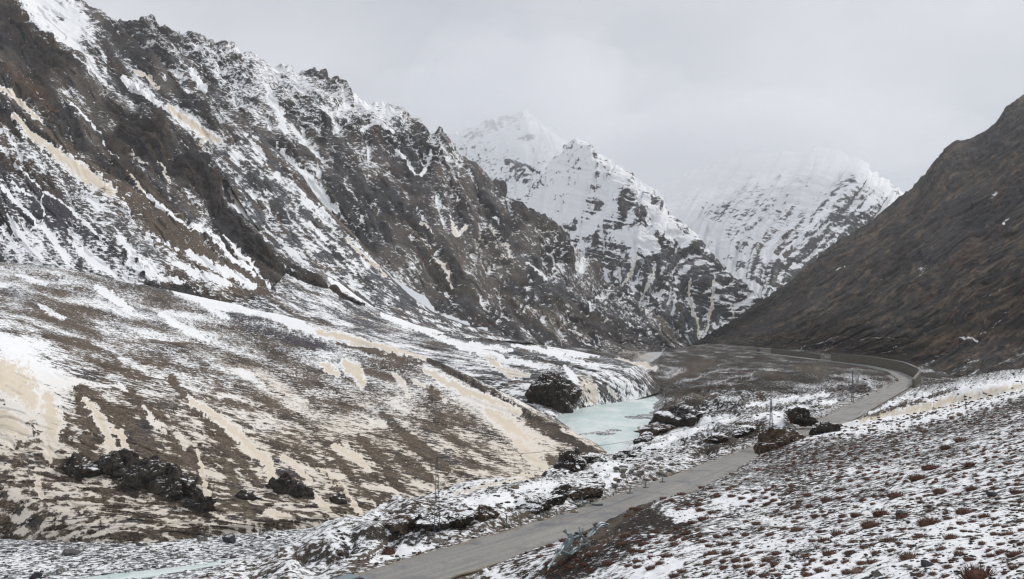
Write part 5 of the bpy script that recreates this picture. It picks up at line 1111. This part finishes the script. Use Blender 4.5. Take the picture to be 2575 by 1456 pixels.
for (x, y, w, lb) in BIG:
    p = see(x, y)
    if p: shrub(p - Vector((0, 0, 0.03)), w * 0.5 * p.y / F * 0.85, lb, 'rust shrubs on the near slope')
for (x, y, w, lb) in [(2155,1440,44,'straw coloured twiggy bush at the bottom edge'),(1930,1408,36,'pale straw tuft beside the small brown shrub'),(1440,1395,42,'pinkish grey bush growing against the crumpled rail')]:
    p = see(x, y); shrub(p, w * 0.5 * p.y / F * 0.9, lb, None, SHP) if p else None
for (x, y, w, h, lb) in [(978,1392,52,1.5,'tall rust bush on the bank edge above the river'),(1052,1398,20,1.3,'small brown bush in the snow hollow left of the road'),(1108,1385,24,0.9,'thin brown tuft by the mast footing')]:
    p = see(x, y)
    if p: shrub(p, w * 0.5 * p.y / F * 0.8, lb, None, None, h)
cnt = 0; spots = []
for _ in range(9000):
    px = prng.uniform(1350, 2610); py = 1010 + (1450 - 1010) * prng.random() ** 1.35
    p = see(px, py)
    if p is None or p.z < -18.9 or p.y > 150: continue
    dens = 0.5 + 0.9 * perlin(np.array([px / 150.0]), np.array([py / 70.0]), 555)[0] + (px - 1700) / 1500.0
    if prng.random() > dens: continue
    if any(abs(px - b[0]) < b[2] * 0.6 and abs(py - b[1]) < b[2] * 0.4 for b in BIG): continue
    spots.append((px, py, p))
    if len(spots) > 950: break
spots.sort(key=lambda q: -q[1])
def reg(px, py):
    if px < 1720: return 'small rust shrub tuft on the dark mound beside the near road', 'shrub tufts on the dark mound'
    col = 'left' if px < 1950 else 'middle' if px < 2200 else 'right' if px < 2420 else 'far right'
    row, gr = ('on snow at the slope foot', 'shrubs at the foot of the slope') if py > 1350 else ('half way up the speckled slope', 'shrubs half way up the slope') if py > 1230 else ('on the stony upper slope', 'shrubs on the upper slope')
    return 'small rust shrub %s, %s part' % (row, col), gr
taken = []
small = []
for (px, py, p) in spots:
    w = prng.uniform(0.55, 1.1)
    wp = 9 + 30 * (py - 1000) / 450 * w
    if any((px - a) ** 2 + ((py - b_) * 1.8) ** 2 < (0.75 * wp) ** 2 for a, b_ in taken[-160:]): continue
    taken.append((px, py))
    if cnt < 250: lb, gr = reg(px, py); shrub(p - Vector((0, 0, 0.03)), wp * 0.5 * p.y / F * 0.9, lb, gr); cnt += 1
    else: small.append((p, wp * 0.5 * p.y / F * 0.9))
mb_v, mb_f, off = [], [], 0
r_ = np.random.default_rng(31); tv = []
for i in range(5):
    me = shrub_mesh(640 + i, 34); v = np.array([q.co[:] for q in me.vertices]); tv.append((v, [tuple(q.vertices) for q in me.polygons])); bpy.data.meshes.remove(me)
for i, (p, s) in enumerate(small):
    v, f = tv[i % 5]; a = r_.uniform(0, 6.28); c_, s_ = math.cos(a), math.sin(a); q = v * s
    mb_v.append(np.stack([q[:, 0] * c_ - q[:, 1] * s_ + p.x, q[:, 0] * s_ + q[:, 1] * c_ + p.y, q[:, 2] + p.z], 1)); mb_f += [tuple(k + off for k in t) for t in f]; off += len(v)
me = bpy.data.meshes.new('shrub_tufts'); me.from_pydata(np.concatenate(mb_v).tolist(), [], mb_f); me.materials.append(M_shr)
o = bpy.data.objects.new('shrub_tufts', me); COL.objects.link(o); tag(o, 'distant rust shrub tufts thinning out up the near slope', None, None, 'stuff')
# ---- metalwork
def metal(name, c, rough=0.5, met=0.6, var=0.25):
    m, nt, b = mat_new(name); geo = nd(nt, 'ShaderNodeNewGeometry')
    n1 = nd(nt, 'ShaderNodeTexNoise', Scale=3.0, Detail=6.0, Roughness=0.7); nt.links.new(geo.outputs['Position'], n1.inputs['Vector'])
    nt.links.new(mixc(nt, 1.0, c, mapr(nt, n1.outputs['Fac'], 0.3, 0.7, 1 - var, 1 + var), 'MULTIPLY'), b.inputs['Base Color'])
    b.inputs['Metallic'].default_value = met; b.inputs['Roughness'].default_value = rough; return m
M_galv = metal('galvanised_steel', (0.24, 0.29, 0.30), 0.5, 0.5)
M_mast = metal('mast_steel', (0.10, 0.12, 0.14), 0.6, 0.4)
M_conc = stone_material('weathered_concrete', (0.15, 0.14, 0.12), (0.21, 0.195, 0.165), 0.9, 1.1, bump=0.3)
M_wire = metal('cable_black', (0.03, 0.03, 0.035), 0.6, 0.0)
M_wall = stone_material('mortared_stone_wall', (0.10, 0.095, 0.075), (0.16, 0.148, 0.118), 0.5, 1.3, bump=0.5)

def lattice_mast(foot, h, w0=0.62, w1=0.12, label='', detail=True, r=0.030):
    root = empty('lattice_mast', foot); tag(root, label, 'power mast', 'lattice masts carrying the cable')
    cor = [(-1, -1), (1, -1), (1, 1), (-1, 1)]
    wid = lambda t: (w0 + (w1 - w0) * t) * 0.5
    for (cx_, cy_) in cor:
        MB().tube([(cx_ * wid(0), cy_ * wid(0), 0), (cx_ * wid(1), cy_ * wid(1), h)], r, 4).build('leg', M_mast, root)
    n = 16 if detail else 9; mb = MB()
    for k in range(n):
        t0, t1 = k / n, (k + 1) / n; z0, z1 = t0 * h, t1 * h
        for j in range(4):
            a, b_ = cor[j], cor[(j + 1) % 4]
            if k % 2: a, b_ = b_, a
            mb.tube([(a[0] * wid(t0), a[1] * wid(t0), z0), (b_[0] * wid(t1), b_[1] * wid(t1), z1)], r * 0.55, 3)
    br = mb.build('bracing', M_mast, root); br['kind'] = 'stuff'
    MB().tube([(-0.14, 0, h - 0.1), (0.14, 0, h - 0.1)], r * 1.2, 4).build('crossarm', M_mast, root)
    MB().tube([(0, 0, h - 0.1), (0, 0, h + 0.22)], [0.05, 0.03], 6).build('insulator', M_wire, root)
    V, Fc = stone_shape(910, 2, 6, 0.02); mb = MB(); mb.add((V * (0.62, 0.62, 0.42) + (0, 0, -0.05)).tolist(), Fc); mb.build('footing', M_conc, root)
    return root
m1 = see(1099, 1361); m2 = see(1939, 1088); m3 = see(2144, 1012)
h1_, h2_, h3_ = (1358 - 1152) / F * m1.y, (1088 - 1005) / F * m2.y, (1012 - 935) / F * m3.y
lattice_mast(m1, h1_, label='nearest lattice steel mast on the bank between river and road', r=0.024)
lattice_mast(m2, h2_, label='second lattice mast above the roadside rock outcrop', detail=False, r=0.05)
lattice_mast(m3, h3_, label='faint lattice mast just before the road bend', detail=False, r=0.05)
p_ = MB().box((0.0, -0.32, h1_ * 0.30), (0.22, 0.03, 0.16)).build('warning_plate', M_galv, [o for o in bpy.data.objects if o.name == 'lattice_mast'][0])
def cable(a, b, sag, label, r=0.022, n=28):
    a, b = Vector(a), Vector(b); pts = [a.lerp(b, t) - Vector((0, 0, 4 * sag * t * (1 - t))) for t in [i / n for i in range(n + 1)]]
    o = MB().tube(pts, r, 4).build('power_cable', M_wire); return tag(o, label, 'cable', 'sagging cable spans')
t1_, t2_, t3_ = m1 + Vector((0, 0, h1_ + 0.1)), m2 + Vector((0, 0, h2_ + 0.1)), m3 + Vector((0, 0, h3_ + 0.1))
L0 = Vector(at(-260, 1345, 46))
cable(L0, t1_, 0.9, 'black cable sagging from the left edge to the nearest mast')
cable(t1_, t2_, 2.6, 'black cable span from the nearest mast across the lake mouth to the second mast', r=0.026)
cable(t2_, t3_, 1.2, 'thin cable span between the second and the faint third mast', r=0.02)
for (x, yb, yt, D, lb) in [(2183,948,928,430,'left of two thin posts beside the far guard rail'),(2247,965,941,362,'right of two thin posts by the road bend')]:
    p = Vector(at(x, yb, D)); r = empty('utility_post', (p.x, p.y, ZR)); tag(r, lb, 'post', 'thin posts by the far road')
    hh = (yb - yt) / F * D + 0.4
    MB().tube([(-0.35, 0, 0), (-0.35, 0, hh)], 0.06, 5).build('pole', M_galv, r); MB().tube([(0.35, 0, 0), (0.35, 0, hh)], 0.06, 5).build('pole', M_galv, r)
    MB().tube([(-0.35, 0, hh * 0.8), (0.35, 0, hh * 0.8)], 0.05, 4).build('crossbar', M_galv, r)

# W-beam profile (open steel channel with thickness)
WB = [(-0.16, 0.0), (-0.11, 0.075), (-0.05, 0.075), (0.0, 0.01), (0.05, 0.075), (0.11, 0.075), (0.16, 0.0), (0.155, -0.012), (0.105, 0.06), (0.055, 0.06), (0.0, -0.006), (-0.055, 0.06), (-0.105, 0.06), (-0.155, -0.012)]
def spline(pts, n=10):
    P = [Vector(p) for p in pts]; out = []
    for i in range(len(P) - 1):
        p0, p1, p2, p3 = P[max(i - 1, 0)], P[i], P[i + 1], P[min(i + 2, len(P) - 1)]
        for k in range(n):
            t = k / n; out.append(0.5 * ((2 * p1) + (p2 - p0) * t + (2 * p0 - 5 * p1 + 4 * p2 - p3) * t * t + (3 * p1 - p0 - 3 * p2 + p3) * t ** 3))
    out.append(P[-1]); return out
# crumpled barrier: lay it out around a point on the near verge
g0 = see(1440, 1398)
Dg = g0.y
def gp(px, py, lift=0.0, dD=0.0): D = Dg + dD; v = Vector(at(px, py, D)); return v
root = empty('crumpled_guard_rail', g0); tag(root, 'crumpled heap of torn steel guard rail lying below the near road', 'guard rail')
pieces = [
 [(1376,1429,-3.0),(1388,1412,-2.0),(1403,1392,-1.0),(1418,1370,0.0),(1436,1350,1.0)],
 [(1418,1333,1.0),(1424,1337,1.0),(1431,1345,0.8),(1437,1354,0.4),(1430,1372,0.0),(1414,1392,-0.4)],
 [(1437,1348,1.2),(1447,1341,1.5),(1457,1342,1.6),(1470,1354,1.2),(1485,1367,0.4)],
 [(1437,1358,1.0),(1447,1354,1.2),(1458,1350,1.3),(1462,1338,1.4)],
 [(1400,1384,-0.5),(1412,1387,-0.6),(1432,1393,-0.6),(1442,1385,-0.4),(1450,1379,0.0),(1463,1371,0.4),(1478,1368,0.5)],
 [(1480,1347,2.2),(1490,1338,2.8),(1501,1327,3.4),(1513,1318,4.0),(1529,1323,4.4)]]
for i, pc in enumerate(pieces):
    path = spline([gp(a, b, 0, d) - g0 for a, b, d in pc], 6)
    ups = [Vector((math.sin(i * 1.7 + k * 0.12), -0.6, math.cos(i * 1.7 + k * 0.12) + 0.6)) for k in range(len(path))]
    MB().profile(path, [(a * 1.25, b * 1.3) for a, b in WB], ups).build('rail_beam', M_galv, root)
for (a, b, c_, d_) in [(1456,1326,1460,1346),(1466,1328,1462,1348),(1396,1384,1402,1396)]:
    MB().tube([gp(a, b, 0, 1) - g0, gp(c_, d_, 0, 1) - g0], 0.05, 6).build('post', M_galv, root)
# fallen rail on the far verge
f0 = see(1470, 1274)
root = empty('fallen_guard_rail', f0); tag(root, 'bent length of guard rail lying on snow across the road from the crumpled heap', 'guard rail')
pth = spline([Vector(at(x, y + 4, f0.y - 0.5)) - f0 for x, y in [(1431,1258),(1442,1262),(1460,1267),(1475,1260),(1495,1264),(1516,1264)]], 6)
MB().profile([q for q in pth], WB, [Vector((0, -1, 0.7))] * len(pth)).build('rail_beam', M_galv, root)
# single posts on stones
POSTS = [(1274,1326,24,0,1,'post standing on a concrete block, leftmost of the verge posts'),(1310.5,1328,17,0,0,'short bare post just right of the one on a block'),(1359.7,1313,17,0,2,'post with a torn bracket plate pointing at the road'),(1380.5,1303,8,25,0,'stub of a post tipped over beside the bracket post'),
         (1402,1299,18,-10,0,'leaning post beside the grey angular block'),(1466,1277,20,-8,1,'post on a block in front of the fallen rail'),(1542,1250,10,3,0,'short dark post beyond the right end of the fallen rail'),(1583,1245,17,8,1,'post on a block right of the short dark post'),(1624,1231,16,-3,1,'post with a cap on a pale block further along the verge'),(1666,1217,18,0,1,'farthest post on a block below the rubble field')]
for (px, py, hpx, tilt, stone, lb) in POSTS:
    # place on the verge line, a fixed step outside the asphalt
    p = see(px, py)
    if p is None: continue
    r = empty('guard_post', p, 0.3); tag(r, lb, 'guard post', 'leftover guard rail posts on the river side verge')
    h = max(hpx / F * p.y, 0.35); base = 0.0
    if stone: base = 0.28; MB().box((0, 0, 0.12), (0.62, 0.5, 0.42), Matrix.Rotation(0.05, 3, 'Y')).build('concrete_block', M_conc, r)
    a = R(tilt); q = MB(); prof = [(-0.07, -0.045), (-0.07, 0.045), (0.07, 0.045), (0.07, 0.03), (-0.055, 0.03), (-0.055, -0.03), (0.07, -0.03), (0.07, -0.045)]
    q.profile([(0, 0, base - 0.1), (math.sin(a) * h, 0, base + math.cos(a) * h)], prof, [Vector((1, 0, 0))] * 2).build('post', M_galv, r)
    if 'bracket' in lb and 'beside' not in lb: MB().box((0.16, 0, base + h * 0.82), (0.26, 0.06, 0.16)).build('bracket', M_galv, r)

# far guard rail along the outer edge of the road, wall along the inner edge
def offset_line(C, d):
    T = np.gradient(C[:, :2], axis=0); T /= np.linalg.norm(T, axis=1, keepdims=True) + 1e-9
    return np.column_stack([C[:, 0] - T[:, 1] * d, C[:, 1] + T[:, 0] * d, C[:, 2]])
ib = int(np.argmin(np.hypot(road_c[:, 0] - 178, road_c[:, 1] - 395)))       # tip of the bend
def guard(i0, i1, label, side=4.1, rail_z=0.62):
    C = offset_line(road_c[i0:i1], side); L = np.concatenate([[0], np.cumsum(np.linalg.norm(np.diff(C[:, :2], axis=0), axis=1))])
    o0 = Vector(C[0]); r = empty('guard_rail', o0); tag(r, label, 'guard rail', 'guard rails along the far road')
    path = [Vector((x, y, zz + rail_z)) - o0 for x, y, zz in C]
    MB().profile(path, [(a * 1.3, b) for a, b in WB]).build('rail_beam', M_galv, r)
    n = 0; pm = MB().box((0, 0, 0.3), (0.12, 0.12, 0.85)); pme = None
    for d in np.arange(0, L[-1], 4.0 if L[-1] < 420 else 7.0):
        x, y = np.interp(d, L, C[:, 0]), np.interp(d, L, C[:, 1])
        if pme is None: q = pm.build('post', M_galv, r); pme = q.data
        else: q = bpy.data.objects.new('post', pme); COL.objects.link(q); q.parent = r
        q.location = Vector((x, y, ZR)) - o0; n += 1
def idx_at(px, lo): return lo + int(np.argmin(np.abs(CX + F * road_c[lo:, 0] / road_c[lo:, 1] - px)))
i_a, i_b, i_c, i_d = idx_at(2262, ib), idx_at(2060, ib), idx_at(1960, ib), idx_at(1765, ib)
guard(i_a, i_b, 'guard rail along the valley side of the road just past the bend')
guard(i_c, i_d, 'long guard rail on the far stretch of road under the dark mountain')
def retaining(i0, i1, side, h0, h1, label, zlow=0.0, th=0.9):
    C = offset_line(road_c[i0:i1], side); n = len(C); o0 = Vector(C[0]); V = []; 
    hs = np.interp(np.linspace(0, 1, n), [0, 0.15, 0.5, 0.85, 1], [h0, (h0 + h1) / 2 + 0.6, max(h0, h1), h1 + 0.4, h1])
    Ci = offset_line(road_c[i0:i1], side + (th if side > 0 else -th))
    root = empty('retaining_wall', o0); tag(root, label, 'retaining wall', 'retaining walls of the far road')
    def strip(zb, zt, A, B, name, mat):
        V = []; Fq = []
        for k in range(n):
            for (P, zz) in ((A, zb[k]), (A, zt[k]), (B, zt[k]), (B, zb[k])): V.append((P[k, 0] - o0.x, P[k, 1] - o0.y, zz - o0.z))
        for k in range(n - 1):
            for j in range(4): a = 4 * k + j; b = 4 * k + (j + 1) % 4; Fq.append((a, b, b + 4, a + 4))
        Fq += [(0, 1, 2, 3), (4 * n - 1, 4 * n - 2, 4 * n - 3, 4 * n - 4)]
        mb = MB(); mb.v = V; mb.f = Fq; return mb.build(name, mat, root)
    zt = ZR + hs + zlow; zb = np.full(n, ZR - 2.0 + min(zlow, 0) * 2.5)
    strip(zb, zt - 0.25, C, Ci, 'wall_face', M_wall); strip(zt - 0.25, zt, offset_line(road_c[i0:i1], side - math.copysign(0.12, side)), offset_line(road_c[i0:i1], side + math.copysign(th + 0.12, side)), 'coping', M_conc)
    return root
i_e = idx_at(2300, ib - 30)
retaining(max(ib - 16, 0), idx_at(2072, ib), -4.6, 3.2, 5.6, 'tall mortared stone wall holding the slope behind the road bend')
retaining(idx_at(2045, ib), idx_at(1925, ib), -4.6, 4.0, 5.0, 'second retaining wall above the far road, beyond the gap')
retaining(idx_at(1900, ib), idx_at(1790, ib), 4.7, 0.0, 0.0, 'long stone wall carrying the valley side of the farthest road stretch', zlow=-0.1)

# ---- vehicles
def paint_m(name, c, rough=0.35, met=0.0):
    m, nt, b = mat_new(name); b.inputs['Base Color'].default_value = c + (1,); b.inputs['Roughness'].default_value = rough; b.inputs['Metallic'].default_value = met; b.inputs['Specular IOR Level'].default_value = 0.5; return m
M_car = paint_m('blue_grey_car_paint', (0.22, 0.27, 0.31), 0.3, 0.3); M_glass = paint_m('dark_car_glass', (0.02, 0.025, 0.03), 0.1); M_tyre = paint_m('black_tyre', (0.02, 0.02, 0.02), 0.8)
M_cargo = paint_m('brown_tarpaulin', (0.06, 0.04, 0.03), 0.8); M_cab = paint_m('dark_blue_cab', (0.03, 0.06, 0.10), 0.4); M_trim = paint_m('black_trim', (0.015, 0.016, 0.018), 0.5)
def loft(secs, name, mat, root):
    """sections (x, [(y, z)...]) lofted along x"""
    mb = MB(); n = len(secs[0][1]); V = [(x, y, zz) for x, pr in secs for y, zz in pr]; Fq = []
    for i in range(len(secs) - 1):
        for k in range(n): a = i * n + k; b = i * n + (k + 1) % n; Fq.append((a, b, b + n, a + n))
    Fq += [tuple(range(n))[::-1], tuple((len(secs) - 1) * n + k for k in range(n))]
    mb.v = V; mb.f = Fq; return mb.build(name, mat, root, smooth=False)
def car(loc, rz):
    r = empty('parked_car', loc, rz); tag(r, 'blue grey car whose roof just shows at the bottom edge on the near road', 'car')
    sec = lambda w, zb, zt: [(-w, zb), (-w * 1.02, (zb + zt) / 2), (-w * 0.93, zt), (w * 0.93, zt), (w * 1.02, (zb + zt) / 2), (w, zb)]
    loft([(-2.2, sec(0.80, .35, .75)), (-2.05, sec(0.86, .28, .95)), (-1.2, sec(0.9, .25, .98)), (0.9, sec(0.9, .25, .95)), (1.9, sec(0.86, .28, .82)), (2.2, sec(0.78, .35, .65))], 'body', M_car, r)
    cab = lambda w0, w1, z0, z1: [(-w0, z0), (-w1, z1), (-w1 * 0.6, z1 + 0.04), (w1 * 0.6, z1 + 0.04), (w1, z1), (w0, z0)]
    loft([(-1.95, cab(.78, .74, .94, .96)), (-1.25, cab(.82, .62, .95, 1.42)), (0.15, cab(.82, .63, .95, 1.45)), (1.05, cab(.80, .74, .93, .95))], 'window', M_glass, r)
    loft([(-1.35, cab(.66, .63, 1.38, 1.44)), (-0.6, cab(.68, .65, 1.42, 1.49)), (0.1, cab(.68, .65, 1.42, 1.49)), (0.3, cab(.64, .6, 1.38, 1.43))], 'roof', M_car, r)
    for sx in (-1.35, 1.35):
        for sy in (-0.82, 0.82):
            w = MB().tube([(sx, sy - 0.1, 0.32), (sx, sy + 0.1, 0.32)], 0.33, 14).build('wheel', M_tyre, r); MB().tube([(sx, sy - 0.11, 0.32), (sx, sy + 0.11, 0.32)], 0.19, 10).build('rim', M_galv, w)
    for sy in (-0.72, 0.72): MB().tube([(-1.2, sy * 0.9, 1.46), (0.1, sy * 0.9, 1.49)], 0.02, 4).build('roof_rail', M_trim, r)
    for sy in (-0.6, 0.6): MB().box((2.16, sy, 0.62), (0.1, 0.3, 0.12)).build('headlight', M_galv, r)
carD = F * (-(ZR + 0.1 + 1.5)) / (1448 - HY); xcar = (888 - CX) / F * carD
dvec = road_c[6, :2] - road_c[3, :2]
car((xcar, carD, ZR + 0.15), math.atan2(dvec[1], dvec[0]))
it = idx_at(1906, ib); dv_ = road_c[it + 1, :2] - road_c[it, :2]
tr = empty('truck', (road_c[it, 0], road_c[it, 1], ZR + 0.15), math.atan2(dv_[1], dv_[0])); tag(tr, 'dark truck on the far road beneath the mountain foot', 'truck')
MB().box((0.8, 0, 2.1), (4.6, 2.4, 2.2)).build('cargo_bed', M_cargo, tr); MB().box((-2.6, 0, 1.7), (1.7, 2.3, 2.1)).build('cab', M_cab, tr); MB().box((-3.46, 0, 2.2), (0.06, 2.0, 0.8)).build('windscreen', M_glass, tr)
for sx in (-2.6, 1.2, 2.4):
    for sy in (-1.0, 1.0): MB().tube([(sx, sy - 0.15, 0.5), (sx, sy + 0.15, 0.5)], 0.5, 12).build('wheel', M_tyre, tr)
